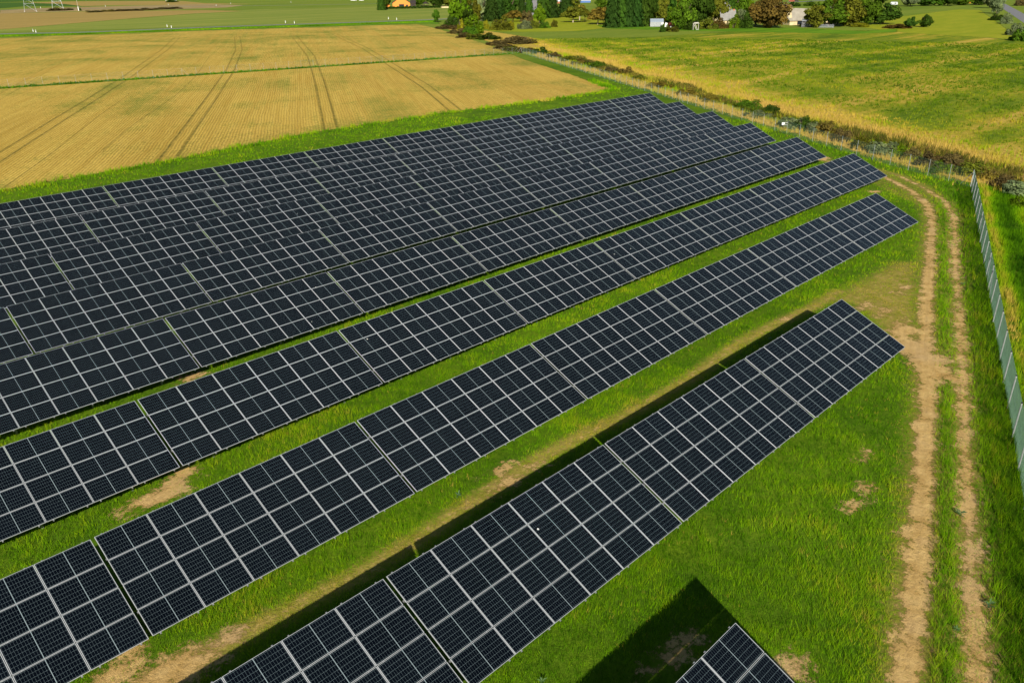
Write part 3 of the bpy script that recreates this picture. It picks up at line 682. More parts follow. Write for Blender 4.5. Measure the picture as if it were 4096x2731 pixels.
def leaf_cloud(n, kind, seed):
    r = np.random.default_rng(seed); D = r.normal(size=(n, 3)); D /= np.linalg.norm(D, axis=1)[:, None]
    if kind in ('round', 'umbrella', 'shrub', 'poplar'):
        nb = {'round': 34, 'umbrella': 26, 'shrub': 22, 'poplar': 26}[kind]
        B = r.normal(size=(nb, 3)); B /= np.linalg.norm(B, axis=1)[:, None]; B *= r.uniform(.35, .86, nb)[:, None]
        rad = r.uniform(.17, .36, nb)
        if kind == 'shrub': B[:, 2] = np.abs(B[:, 2])
        j = r.integers(0, nb, n); rr = rad[j]*r.uniform(.55, 1.08, n)
        P = B[j]+D*rr[:, None]
        if kind == 'round': P[:, 2] = P[:, 2]*.54+.50; P[:, :2] *= np.interp(P[:, 2], [0, .15, .45, 1.1], [.75, .95, 1.05, .85])[:, None]
        if kind == 'umbrella': P[:, 2] = P[:, 2]*.36+.66; P[:, 2] -= .22*(P[:, 0]**2+P[:, 1]**2)
        if kind == 'shrub': P[:, 2] = np.abs(P[:, 2])*.95
        if kind == 'poplar': P[:, 2] = P[:, 2]*.52+.54; P[:, :2] *= np.interp(P[:, 2], [0, .3, 1.1], [.7, 1., .45])[:, None]
        g = .5+.32*(r.normal(size=nb)[j])*.8+r.normal(0, .16, n); N = D*.75+r.normal(size=(n, 3))*.45+np.array([0, 0, .3])
        sz = {'round': .085, 'umbrella': .085, 'shrub': .075, 'poplar': .12}[kind]
    else:
        z = r.uniform(0, 1, n)**1.25; lob = r.uniform(0, 6.28, n); tier = np.floor(z*13)/13
        ph = _ph[(tier*13).astype(int) % 40]; star = .78+.22*np.cos(lob*7+ph*5)
        R_ = 1.12*(1-z)**.60*star*(1-.20*((z*13) % 1))*np.sqrt(r.uniform(.35, 1, n)); R_ = np.maximum(R_, .03)
        P = np.c_[np.cos(lob)*R_, np.sin(lob)*R_, .05+.95*z-.07*R_]; g = .5+r.normal(0, .22, n)+.15*(star-.8)
        N = np.c_[np.cos(lob), np.sin(lob), np.full(n, .7)]+r.normal(size=(n, 3))*.5; sz = .085
    N /= np.linalg.norm(N, axis=1)[:, None]; U = np.cross(N, r.normal(size=(n, 3))); U /= np.linalg.norm(U, axis=1)[:, None]; W_ = np.cross(N, U)
    s_ = sz*r.uniform(.5, 1.25, n)[:, None]; U = U*s_; W_ = W_*s_*.7
    zs = np.array([1, 1, .6])
    V = np.stack([P-U*zs, P+W_*zs, P+U*zs, P-W_*zs], 1).reshape(-1, 3)
    return V, np.arange(n*4).reshape(-1, 4), np.repeat(np.clip(g, 0, 1), 4)
CROWN = {}
def crown_mesh(kind, var, col):
    key = (kind, var)
    if key not in CROWN: CROWN[key] = leaf_cloud({'round': 5200, 'umbrella': 3600, 'shrub': 4200, 'poplar': 3000, 'conifer': 4200}[kind], kind, hash_(kind)+var)
    k2 = (kind, var, col)
    if k2 not in CROWN: V, F_, g = CROWN[key]; CROWN[k2] = np_mesh('crown', V, F_, LM[col], {'g': g})
    return CROWN[k2]
def hash_(s): return sum(ord(c)*7 for c in s)
def trunk_mesh(kind, pale):
    m = MB(); mat = M_barkp if pale else M_bark
    if kind == 'umbrella':
        m.bar((0, 0, -.03), (.02, 0, .38), .055, .04, 7)
        for a in range(6): t_ = a*1.05; m.bar((.02, 0, .34), (.45*math.cos(t_), .45*math.sin(t_), .66), .028, .010, 5)
    elif kind == 'conifer': m.bar((0, 0, -.03), (0, 0, .9), .05, .01, 7)
    elif kind == 'shrub':
        for a in range(7): t_ = a*.9; m.bar((.05*math.cos(t_), .05*math.sin(t_), -.05), (.5*math.cos(t_), .5*math.sin(t_), .6), .03, .01, 5)
    else:
        m.bar((0, 0, -.03), (.02, .01, .45), .06, .04, 7)
        for a in range(7): t_ = a*.93; m.bar((.02, .01, .3+.03*a), (.5*math.cos(t_), .5*math.sin(t_), .62+.04*a), .03, .008, 5)
    return m.mesh('trunk', mat)
TRK = {}
ntree = [0]
def tree(u, v, wpx, hpx, kind, col, label, group=None, cat=None, pale=False):
    p = at4(u, v); ppm = FPX/depth(p); W_ = wpx/ppm/2; H = hpx/ppm; ntree[0] += 1
    nm = {'shrub': 'bush', 'conifer': 'conifer_tree', 'poplar': 'slender_tree', 'umbrella': 'orchard_tree'}.get(kind, 'leafy_tree')
    root = empty(nm, p, random.uniform(0, 6.28), label, cat or ('bush' if kind == 'shrub' else 'tree'), group)
    k_ = 1.2 if kind == 'shrub' else 1.3; W_ *= k_; H *= {'shrub': 1.1, 'conifer': 1.35, 'round': 1.12}.get(kind, 1.); root.scale = (W_, W_*random.uniform(.9, 1.1), H)
    tk_ = (kind, pale)
    if tk_ not in TRK: TRK[tk_] = trunk_mesh(kind, pale)
    link('stems' if kind == 'shrub' else 'trunk', TRK[tk_], root)
    link('crown', crown_mesh(kind, ntree[0] % 3, col), root)
    return root
T = tree
# around the orange house
T(1526,42,32,62,'conifer','dark','dark bushy conifer at the left corner of the orange house')
T(1545,30,36,50,'round','dark','dark tree behind the small orange shed')
T(1672,24,46,42,'round','mid','green tree between the orange house and the gazebo')
T(1738,28,56,52,'round','dark','dark green tree just right of the gazebo')
T(1782,26,46,40,'round','olive','olive tree above the pale wall right of the gazebo')
T(1808,24,36,34,'round','gold','golden tree above the right end of the pale wall')
T(1746,90,26,43,'round','mid','small lone tree standing in front of the road')
# thicket at the field corner
G1 = 'trees and bushes of the thicket at the field corner'
T(1838,100,74,112,'round','fresh','tall yellow green tree at the left end of the thicket',G1)
T(1803,114,62,48,'shrub','dark','dark rounded bush at the left foot of the thicket',G1)
T(1866,100,48,72,'round','dark','dark tree just right of the tall yellow green one',G1)
T(1893,96,60,86,'round','olive','olive brown tree in the middle of the thicket',G1)
T(1926,84,66,78,'round','silver','silvery tree rising over the bright green bush',G1)
T(1862,60,60,60,'round','olive','olive tree at the top edge behind the thicket',G1)
T(1905,45,60,50,'round','mid','green tree at the top edge behind the silvery tree',G1)
T(1900,134,84,74,'shrub','fresh','large bright green bush in the front of the thicket',G1)
T(1878,140,64,36,'shrub','mid','low grey green bush in front of the large bright one',G1)
T(1850,122,40,44,'shrub','yellow','yellowish bush left of the large bright green bush',G1)
T(1946,118,32,36,'shrub','yellow','bright yellow small bush right of the large green one',G1)
T(1966,86,60,92,'conifer','pine','dark conifer right of the silvery tree',G1)
T(1992,82,56,98,'conifer','pine','dark conifer left of the slim light green tree',G1)
T(2012,72,32,72,'poplar','fresh','slim light green tree between two dark conifers',G1)
T(2040,72,64,98,'round','dark','large dark tree right of the slim light green one',G1)
T(2000,121,84,56,'shrub','olive','wide olive bush at the near side of the thicket',G1)
T(2044,118,34,32,'shrub','yellow','small yellow green bush beside the wide olive bush',G1)
T(2052,88,62,44,'umbrella','gold','low golden tree with a spreading crown before the dark trees',G1)
T(2088,78,38,78,'conifer','pine','narrow dark conifer left of the grey yard',G1)
T(2116,52,34,64,'conifer','dark','thin spruce standing against the grey yard',G1)
T(2110,88,52,46,'shrub','brown','brownish bush below the grey yard',G1)
T(2157,96,46,76,'poplar','fresh','bright slender tree right of the grey yard',G1)
T(2098,117,56,36,'shrub','silver','silvery bush left in the low row before the bright slender tree',G1)
T(2136,114,46,32,'shrub','olive','olive bush middle in the low row before the bright slender tree',G1)
T(2180,113,46,32,'shrub','mid','green bush right in the low row before the bright slender tree',G1)
T(2216,109,32,28,'shrub','olive','single small olive bush on the open grass',G1)
T(2172,74,58,100,'conifer','dark','dark conifer behind the bright slender tree',G1)
T(2206,72,56,96,'conifer','pine','dark broad conifer left of the grassy gap',G1)
T(2262,68,56,88,'conifer','pine','freestanding dark spruce right of the grassy gap',G1)
# orchard
G2 = 'orchard trees on the bright grass'
T(2292,91,70,62,'umbrella','olive','orchard tree with pale trunk next to the dark spruce',G2,pale=True)
T(2318,82,60,60,'umbrella','gold','second orchard tree from the left with a golden crown',G2,pale=True)
T(2340,88,46,50,'umbrella','olive','small middle tree of the orchard',G2)
T(2391,99,78,64,'umbrella','gold','nearest orchard tree with a broad golden crown',G2,pale=True)
T(2418,84,50,52,'umbrella','rust','rusty orchard tree at the edge of the dark wood',G2)
T(2408,34,44,42,'round','mid','green tree far behind the orchard',None)
T(2300,30,34,34,'round','olive','small olive tree far behind the orchard next to the spruce',None)
# the dark wood
G3 = 'dark trees of the wood behind the greenhouse'
xs_ = [(2450,111,64,140,'conifer','pine'),(2478,110,60,150,'conifer','dark'),(2508,109,62,145,'conifer','pine'),(2538,108,60,150,'conifer','pine'),(2568,106,62,140,'conifer','dark'),
       (2598,104,60,135,'round','dark'),(2630,98,70,130,'round','olive'),(2664,94,66,125,'round','dark')]
for k, a in enumerate(xs_): T(*a, ORD[k]+' dark tree from the left along the front of the wood', G3)
xs_ = [(2470,92,70,140,'conifer','dark'),(2505,90,70,140,'round','olive'),(2545,88,76,135,'round','dark'),(2590,86,80,130,'round','olive'),(2640,82,80,120,'round','dark'),(2690,80,80,120,'round','olive'),(2735,78,90,120,'round','dark')]
for k, a in enumerate(xs_): T(*a, ORD[k]+' tree from the left in the second line of the wood', G3)
T(2690,96,44,58,'round','fresh','light green young tree just behind the red trailer')
T(2736,119,76,100,'round','mid','full green tree between the red trailer and the pale leaning frame')
T(2806,100,86,125,'round','dark','big dark green tree behind the pale leaning frame')
T(2852,96,86,122,'round','olive','big olive tree left of the grey cottage roof')
T(2755,120,60,42,'shrub','dark','dark bush at the foot of the full green tree')
T(2832,117,74,44,'shrub','olive','olive bush right of the pale leaning frame')
T(2874,115,62,42,'shrub','rust','rusty tinged bush before the cottage')
T(2650,129,34,30,'shrub','dark','small dark bush in front of the greenhouse')
T(2690,127,60,22,'shrub','olive','low olive bush in front of the red trailer')
T(2902,76,56,92,'round','dark','dark tree directly behind the cottage roof')
T(2950,66,66,84,'round','mid','green tree behind the cottage on its right')
T(2984,48,50,44,'round','fresh','light green tree far behind the rusty tree')
T(2936,114,58,56,'shrub','fresh','green bush in front of the cottage roof')
T(2984,114,66,66,'shrub','dark','dark green bush left of the rusty tree')
T(2962,90,40,44,'round','silver','silvery small tree right of the cottage roof')
T(3020,104,64,84,'round','rust','smaller rusty tree on the left side of the big rusty one')
T(3066,113,120,112,'round','rust','big rusty brown tree left of the barn')
T(3258,110,84,74,'round','olive','olive apple tree hiding the right part of the barn')
T(3312,108,104,94,'round','mid','green tree in the middle of the group by the barn')
T(3384,106,110,98,'round','olive','large olive tree right of the barn')
T(3460,102,100,88,'round','mid','green tree second from the right of the group by the barn')
T(3530,98,96,72,'round','dark','dark spreading tree at the right end of the group by the barn')
T(3440,108,90,16,'shrub','yellow','low yellow weeds at the foot of the group by the barn')
T(3590,114,90,18,'shrub','rust','low reddish bramble between the barn group and the two small trees')
T(3638,114,40,40,'round','dark','left of the two small dark trees in the meadow',None)
T(3698,110,44,40,'round','dark','right of the two small dark trees in the meadow',None)
T(3516,21,58,42,'round','dark','dark tree left of the silver tank on the far meadow')
T(3176,26,56,18,'shrub','dark','dark bush beyond the barn near the far road')
T(3242,25,60,18,'shrub','mid','green bush above the barn ridge near the far road')
T(3352,30,74,34,'round','olive','olive tree just beyond the right end of the barn')
for k, (u, v, a, b, c_) in enumerate([(3640,27,60,46,'silver'),(3690,25,66,44,'dark'),(3738,24,60,40,'mid'),(3790,24,64,36,'dark'),(3846,22,66,30,'mid'),(3898,21,60,36,'dark'),(3936,20,46,40,'dark')]):
    T(u, v, a, b, 'round', c_, ORD[k]+' tree from the left in the far row before the orange roofs', 'far row of trees')
G4 = 'trees and bushes along the road'
T(3962,34,50,56,'round','silver','grey green tree beside the top of the road',G4)
T(3984,56,44,64,'round','silver','grey green tree at the foot of the utility pole',G4)
T(3990,82,54,28,'shrub','dark','dark low bush below the utility pole',G4)
T(4026,96,56,42,'shrub','silver','grey green bush halfway down the roadside',G4)
T(4060,142,66,50,'shrub','silver','upper grey green bush of the pair at the right edge',G4)
T(4078,164,84,60,'shrub','mid','lower dark green bush of the pair at the right edge',G4)
T(4080,24,60,26,'shrub','brown','brown scrub across the road at the right edge',G4)
# scrub along the boundary and the ditch
G5 = 'scrub along the ditch beyond the fence'
SCR = [(1790,116,60,22,'brown'),(1830,134,60,24,'brown'),(1862,150,54,22,'brown'),(1905,156,60,26,'olive'),(1950,158,60,30,'dark'),(1985,182,60,24,'brown'),(2020,196,60,24,'brown'),(2075,172,92,34,'brown'),
       (2055,205,56,24,'olive'),(2110,210,54,24,'rust'),(2160,218,54,34,'dark'),(2220,232,50,26,'brown'),(2270,246,50,24,'olive'),(2330,260,54,30,'rust'),(2390,275,60,34,'mid'),(2440,290,46,26,'brown'),(2500,300,50,38,'rust'),(2560,322,50,26,'olive'),(2640,350,60,30,'gold'),(2740,380,60,34,'gold'),(2840,405,60,36,'gold'),
       (2990,436,64,46,'mid'),(3035,468,70,28,'silver'),(3080,450,60,36,'dark'),(3162,508,90,46,'silver'),(3222,520,60,64,'dark'),(3258,534,50,54,'silver'),(3305,540,54,70,'rust'),(3370,562,60,60,'brown'),(3440,590,64,54,'olive'),
       (3520,612,84,56,'silver'),(3585,622,60,50,'fresh'),(3650,636,64,52,'brown'),(3720,662,70,64,'brown'),(3770,690,66,54,'fresh'),(3810,672,80,70,'brown'),(3880,700,80,66,'olive'),(3945,712,60,50,'rust'),(4010,750,80,64,'brown'),(4068,776,84,66,'silver'),(4090,822,60,50,'fresh')]
CN = {'brown': 'brown', 'olive': 'olive', 'dark': 'dark green', 'rust': 'rusty', 'mid': 'green', 'gold': 'straw coloured', 'silver': 'silvery leaved', 'fresh': 'light green'}
for k, (u, v, a, b, c_) in enumerate(SCR):
    n_same = [q for q in SCR[:k+1] if q[4] == c_]
    T(u, v, a*1.5, b*.85, 'shrub', c_, '%s bush along the ditch, %s %s one counted from the far field corner' % (CN[c_], ORD[len(n_same)-1], CN[c_]), G5)
print('trees', ntree[0])
# weeds with broad pale leaves in the grass
def weed(x, y, s_, label):
    p = at(x, y); m = MB()
    for k in range(16):
        a = random.uniform(0, 6.28); L = s_*random.uniform(.2, .45); w_ = L*.16; el = random.uniform(.1, .8); z0 = random.uniform(0, .25)*s_
        d = Vector((math.cos(a), math.sin(a), el)); n = Vector((-math.sin(a), math.cos(a), 0)); b0 = Vector((0, 0, z0))
        m.quad(b0, b0+d*L*.5+n*w_, b0+d*L+Vector((0, 0, -.1*L)), b0+d*L*.5-n*w_)
    o = m.build('weed', [M_weed]); o.location = p+Vector((0, 0, .05)); tag(o, label, 'weed', 'thistle plants in the grass')
M_weed = plain('thistle_leaf', (.09, .17, .055), .7, 0, .3, 8)
weed(1052,1142,.45,'pale thistle in the lawn before the middle of the second row'); weed(1768,780,.4,'pale thistle near the right end shadow of the front row'); weed(2205,1185,.55,'pale thistle left of the bottom fence posts')
weed(2270,1395,.6,'pale thistle at the bottom right corner'); weed(2212,655,.5,'pale thistle beside the upper part of the right fence'); weed(2195,1450,.4,'dark thistle by the rut near the bottom edge'); weed(1245,1570,.4,'pale thistle at the bottom edge left of the cut-off table')

# ------------------------------------------------------------------ buildings and far objects
def frame_at(u, v, turn=0.):
    """ground point under a pixel of the 4096 px view and the angle that turns local +X to image right"""
    p = at4(u, v); d = Vector((p.x, p.y)).normalized()
    return p, math.atan2(-d.x, d.y)+math.radians(turn), FPX/depth(p)
M_orange = plain('orange_render', (.72, .25, .045), .8, 0, .08, .6); M_droof = plain('dark_roof_tiles', (.045, .035, .032), .7, 0, .3, 2)
M_brown = plain('brown_wood', (.10, .045, .028), .7, 0, .3, 3); M_glassd = plain('dark_window', (.02, .025, .03), .15, 0, .2, 2, .6); M_dark = plain('dark_timber', (.045, .032, .026), .8, 0, .3, 3)
M_cream = plain('cream_render', (.55, .45, .26), .85, 0, .2, .8); M_eternit = plain('grey_cement_roof', (.32, .29, .23), .8, 0, .22, .5); M_grey = plain('grey_roof', (.24, .235, .22), .8, 0, .2, .7)
M_rust = plain('rusty_sheet', (.36, .15, .085), .8, 0, .3, 1.5); M_white = plain('white_paint', (.75, .75, .73), .5, 0, .08, 2); M_slat = plain('weathered_boards', (.28, .30, .33), .8, 0, .3, 3)
M_brick = plain('brick_chimney', (.45, .17, .08), .8, 0, .2, 3); M_pane = plain('milky_pane', (.20, .23, .25), .35, 0, .15, 1, .5); M_red = plain('red_paint', (.40, .09, .05), .6, 0, .3, 2)
M_green = plain('green_paint', (.02, .35, .15), .5, 0, .1, 2); M_blue = plain('blue_paint', (.08, .16, .4), .5); M_yel = plain('yellow_paint', (.75, .42, .03), .5); M_tyre = plain('tyre', (.03, .03, .03), .8)
def gable_house(name, label, u, v, turn, wd, dp, eh, rh, wall, roof, ridge='y', over=.35, openings=(), chimney=None, cat='house', sag=None):
    """walls with a gable; ridge 'y' runs away from the viewer, 'x' runs to the side. Opening: name, x0, x1, z0, z1 on the front"""
    p, rz, ppm = frame_at(u, v, turn); root = empty(name, p, rz, label, cat)
    a = wd/2; m = MB()
    if ridge == 'y': m.prism([(-a, 0, 0), (a, 0, 0), (a, 0, eh), (0, 0, rh-.12), (-a, 0, eh)], (0, 0, 0), (0, dp, 0))
    else: m.prism([(0, 0, 0), (0, dp, 0), (0, dp, eh), (0, dp/2, rh-.12), (0, 0, eh)], (-a, 0, 0), (a, 0, 0))
    m.build('wall', wall, root)
    m = MB(); th = .18
    if ridge == 'y':
        sl = (rh-eh)/a
        for s_ in (-1, 1): m.prism([(0, 0, rh), (s_*(a+over), 0, eh-over*sl), (s_*(a+over), 0, eh-over*sl+th), (0, 0, rh+th)], (0, -over, 0), (0, dp+over, 0))
    else:
        sl = (rh-eh)/(dp/2); n = 14; sg = sag or (lambda x: 0)
        for s_ in (0, 1):
            y_e = -over if s_ == 0 else dp+over; z_e = eh-over*sl
            for k in range(n):
                x0 = -a-over+(wd+2*over)*k/n; x1 = -a-over+(wd+2*over)*(k+1)/n
                q0, q1 = rh+sg(x0), rh+sg(x1)
                m.quad((x0, y_e, z_e), (x1, y_e, z_e), (x1, dp/2, q1), (x0, dp/2, q0)); m.quad((x0, y_e, z_e+th), (x0, dp/2, q0+th), (x1, dp/2, q1+th), (x1, y_e, z_e+th))
                m.quad((x0, y_e, z_e), (x0, y_e, z_e+th), (x1, y_e, z_e+th), (x1, y_e, z_e))
            for x in (-a-over, a+over):
                m.quad((x, y_e, z_e), (x, dp/2, rh+sg(x)), (x, dp/2, rh+sg(x)+th), (x, y_e, z_e+th))
    rf = m.build('roof', roof, root)
    if chimney:
        m = MB(); cx, cy, ch = chimney; m.box(cx-.3, cx+.3, cy-.3, cy+.3, rh-1.2, rh+ch); m.build('chimney', M_brick, rf)
    for nm, x0, x1, z0, z1 in openings:
        m = MB(); m.box(x0, x1, -.06, .02, z0, z1); w_ = m.build(nm, M_brown, root)
        m = MB(); m.box(x0+.12, x1-.12, -.085, -.05, z0+.12, z1-.12); m.build('pane', M_glassd, w_)
    return root
gable_house('house', 'orange rendered house with a dark gabled roof beyond the green field', 1606, 34, 0, 12., 11., 3.6, 7.4, M_orange, M_droof, 'y', .5,
            (('door', -1.6, 1.9, .1, 2.6), ('window', 3.2, 4.6, .9, 2.2)), (1.5, 6., .6))
gable_house('garden_shed', 'small orange shed with a pointed roof left of the orange house', 1550, 30, 8, 3.6, 3., 1.5, 3., M_orange, M_droof, 'y', .2, (), None, 'shed')
gable_house('annex', 'dark timber annex at the right side of the orange house', 1653, 28, 0, 3.6, 8., 2.4, 4.2, M_dark, M_droof, 'x', .3, (('window', -.8, .8, .9, 1.9),), None, 'shed')
# gazebo
p, rz, ppm = frame_at(1704, 28); gz_ = empty('gazebo', p, rz, 'dark wooden gazebo with a six sided pointed roof behind the hedge', 'gazebo')
for k in range(6):
    m = MB(); a = k*math.pi/3; m.box(-.09, .09, -.09, .09, 0, 2.1, Matrix.Translation((2.1*math.cos(a), 2.1*math.sin(a), 0))); m.build('post', M_dark, gz_)
m = MB()
for k in range(6):
    a, b = k*math.pi/3, (k+1)*math.pi/3
    m.quad((2.7*math.cos(a), 2.7*math.sin(a), 2.05), (2.7*math.cos(b), 2.7*math.sin(b), 2.05), (.6*math.cos(b), .6*math.sin(b), 3.3), (.6*math.cos(a), .6*math.sin(a), 3.3)); m.quad((.6*math.cos(a), .6*math.sin(a), 3.3), (.6*math.cos(b), .6*math.sin(b), 3.3), (0, 0, 3.9))
m.build('roof', M_droof, gz_)
m = MB()
for k in range(4):
    a, b = k*math.pi/3-.1, (k+1)*math.pi/3-.1; q = Vector((2.1*math.cos(a), 2.1*math.sin(a), 0)); r_ = Vector((2.1*math.cos(b), 2.1*math.sin(b), 0)); m.quad(q, r_, r_+Vector((0, 0, .9)), q+Vector((0, 0, .9)))
m.build('railing', M_brown, gz_)
# hedge along the garden, clipped bushes
def hedge(u0, v0, u1, v1, h, label, col='dark'):
    a, b = at4(u0, v0), at4(u1, v1); L = (b-a).length; d = (b-a).normalized(); n = int(L*260)
    r = np.random.default_rng(3); sx_ = r.uniform(0, L, n); lump = .75+.25*np.abs(np.sin(sx_*1.1))*1.2
    y_ = r.normal(0, .38, n); z_ = np.abs(r.beta(3, 1.3, n))*h*lump; g = r.normal(.45, .2, n); D = r.normal(size=(n, 3)); D /= np.linalg.norm(D, axis=1)[:, None]
    U = np.cross(D, r.normal(size=(n, 3))); U /= np.linalg.norm(U, axis=1)[:, None]; W_ = np.cross(D, U); P = np.c_[sx_, y_, z_]; s_ = .2
    V = np.stack([P-U*s_, P+W_*s_, P+U*s_, P-W_*s_], 1).reshape(-1, 3)
    o = link('hedge', np_mesh('hedge', V, np.arange(n*4).reshape(-1, 4), LM[col], {'g': np.repeat(np.clip(g, 0, 1), 4)})); o.location = a; o.rotation_euler = (0, 0, math.atan2(d.y, d.x)); tag(o, label, 'hedge')
hedge(1520, 39, 1762, 33, 1.6, 'clipped dark hedge in front of the orange house and the gazebo')
m = MB(); p, rz, ppm = frame_at(1766, 33); m.box(0, 8.5, 0, .25, 0, .9); o = m.build('garden_wall', M_cream); o.location = p; o.rotation_euler = (0, 0, rz); tag(o, 'low pale garden wall to the right of the hedge', 'wall')
gable_house('house', 'white walled house half hidden by trees behind the gazebo', 1764, 8, 0, 8, 8, 3.2, 6, M_white, M_droof, 'y', .3)
# cottage, barn and small house
gable_house('cottage', 'small cottage with a grey roof and a brick chimney among the trees', 2912, 98, 12, 6.2, 6., 2.0, 5.6, M_cream, M_grey, 'x', .4, (), (2.6, 3., .5))
gable_house('house', 'white gabled house mostly hidden by the trees left of the cottage', 2880, 84, -20, 6., 8., 4.2, 7.8, M_cream, M_grey, 'y', .2)
gable_house('house', 'small house with a brown roof and a cream gable behind the barn', 3158, 66, 52, 5.2, 9., 3.0, 5.4, M_cream, plain('brown_roof', (.24, .15, .11), .8, 0, .25, .8), 'y', .35, (('window', -.5, .5, 2.6, 3.8),))
def sagf(x): return np.interp(x, [-13, -10, -8, -4, 0, 4, 9, 13], [-1.3, -.5, .1, -.1, -.45, -.2, .2, .4])
p0 = at4(3157, 102); bp = p0; rzb = frame_at(3157, 102, 30)[1]
bc = p0+Vector((math.cos(rzb), math.sin(rzb), 0))*12.6
uu, vv = project(bc)
gable_house('barn', 'old barn with a wavy grey cement roof and orange walls behind the meadow', uu, vv, 30-math.degrees(frame_at(uu, vv)[1]-frame_at(3157, 102)[1]), 25., 11., 2.1, 6.3, M_cream, M_eternit, 'x', .5, (('door', -9., -6.6, .1, 1.9),), None, 'barn', sagf)
gable_house('lean_to', 'low reddish roofed shed between the brown roofed house and the barn', 3138, 74, 0, 4.5, 4, 2.4, 3.9, M_orange, M_rust, 'x', .3, (), None, 'shed')
def picket(name, label, u, v, wd, h, n, mat, lean=0., roof=None, cat='fence'):
    p, rz, ppm = frame_at(u, v); root = empty(name, p, rz, label, cat); m = MB()
    for k in range(n):
        x = -wd/2+wd*k/(n-1); hh = h*random.uniform(.8, 1.05); m.box(x-.07, x+.07, 0, .04, 0, hh)
    m.build('boards', mat, root); m = MB(); m.box(-wd/2, wd/2, .045, .09, h*.3, h*.3+.08); m.box(-wd/2, wd/2, .045, .09, h*.75, h*.75+.08); m.build('rails', mat, root)
    if roof:
        m = MB(); m.prism([(0, -.2, roof-.7), (0, 2.6, roof), (0, 2.6, roof+.08), (0, -.2, roof-.62)], (-wd/2-.2, 0, 0), (wd/2+.2, 0, 0)); m.build('roof', M_slat, root)
        m = MB(); m.box(-wd/2, wd/2, .3, 2.4, 0, roof-.75); m.build('wall', M_dark, root)
    return root
picket('board_shed', 'dark shed with bluish weathered boards at the right end of the barn', 3227, 110, 4.0, 2.0, 10, M_slat, roof=3.0, cat='shed')
picket('picket_fence', 'pale leaning picket fence below the apple tree', 3300, 112, 6.4, 1.35, 17, M_slat)
# greenhouse
p, rz, ppm = frame_at(2627, 108, 6); gh = empty('greenhouse', p, rz, 'small glazed greenhouse with a pale ridge roof at the edge of the wood', 'greenhouse')
a, dp, eh, rh = 2.7, 2.6, 1.8, 3.0; m = MB(); m.prism([(0, 0, .1), (0, dp, .1), (0, dp, eh), (0, dp/2, rh), (0, 0, eh)], (-a, 0, 0), (a, 0, 0)); m.build('glazing', M_pane, gh)
m = MB()
for k in range(13):
    x = -a+2*a*k/12; m.box(x-.04, x+.04, -.06, -.003, 0, eh); m.bar((x, -.03, eh), (x, dp/2, rh+.04), .035, n=4)
m.box(-a-.05, a+.05, -.07, -.01, eh-.04, eh+.05); m.box(-a-.05, a+.05, dp/2-.05, dp/2+.05, rh, rh+.07)
for k in range(4): y = dp*k/3; m.box(a+.003, a+.06, y-.04, y+.04, 0, eh+(rh-eh)*(1-abs(y-dp/2)/(dp/2)))
m.build('frame', M_white, gh)
m = MB()
for s_ in (0, 1): m.quad((-a-.1, -.12 if s_ == 0 else dp+.12, eh-.04), (a+.1, -.12 if s_ == 0 else dp+.12, eh-.04), (a+.1, dp/2, rh+.09), (-a-.1, dp/2, rh+.09))
m.build('roof', plain('greenhouse_roof', (.22, .27, .33), .4, 0, .12, 1), gh)
# trailer, tank, car, disc
p, rz, ppm = frame_at(2685, 113); tr_ = empty('trailer', p, rz, 'old red box trailer parked beside the greenhouse', 'trailer')
m = MB(); m.prism([(-1.35, 0, .75), (1.35, 0, .75), (1.45, 0, 1.85), (-1.45, 0, 1.95)], (0, 0, 0), (0, 1.7, 0)); m.build('box', M_red, tr_)
m = MB(); m.box(-1.3, 1.3, .1, .2, .6, .745); m.box(-1.3, 1.3, 1.5, 1.6, .6, .745); m.build('chassis', M_dark, tr_)
for x in (-.8, .7):
    m = MB(); m.bar((x, -.14, .4), (x, .04, .4), .4, n=14); m.build('wheel', M_tyre, tr_)
m = MB(); m.bar((0, 0, 0), (0, 1.2, 0), .52, n=16); o = m.build('barrel', M_white); p, rz, _ = frame_at(2684, 117); o.location = p+Vector((0, 0, .5)); o.rotation_euler = (0, 0, rz); tag(o, 'white barrel lying in front of the red trailer', 'barrel')
m = MB(); m.prism([(-.6, 0, 0), (.6, 0, 0), (.5, 0, 1.5), (-.4, 0, 1.7)], (0, 0, 0), (0, .9, 0)); o = m.build('tank', M_white); p, rz, _ = frame_at(2664, 112); o.location = p+Vector((0, 0, .3)); o.rotation_euler = (0, 0, rz); tag(o, 'white plastic tank between the greenhouse and the red trailer', 'tank')
m = MB(); m.bar((0, 0, 1.3), (0, .3, 1.3), .45, n=14); m.bar((0, .15, 0), (0, .15, 1.), .04, n=6); o = m.build('satellite_dish', M_white); p, rz, _ = frame_at(2649, 108); o.location = p+Vector((0, 0, .0)); o.rotation_euler = (0, 0, rz); tag(o, 'round white dish on a stand in front of the greenhouse', 'dish')
p, rz, _ = frame_at(2783, 121); fr = empty('leaning_frame', p, rz, 'pale weathered boards leaning as an open frame before the bushes', 'frame')
m = MB()
for x0, x1 in ((-1.1, .3), (-.5, .7), (.9, 1.05), (-1.15, -1.)): m.bar((x0, 0, 2.5), (x1, -.3, 0), .10, n=4)
m.build('boards', plain('pale_boards', (.5, .48, .42), .8, 0, .2, 2), fr)
m = MB(); m.prism([(-1.3, -.4, 2.3), (-.7, -.4, 2.8), (.8, -.4, 2.85), (1.2, -.4, 2.4)], (0, 0, 0), (0, 1.2, 0)); m.build('cover', plain('pale_cover', (.42, .40, .35), .8, 0, .2, 2), fr)
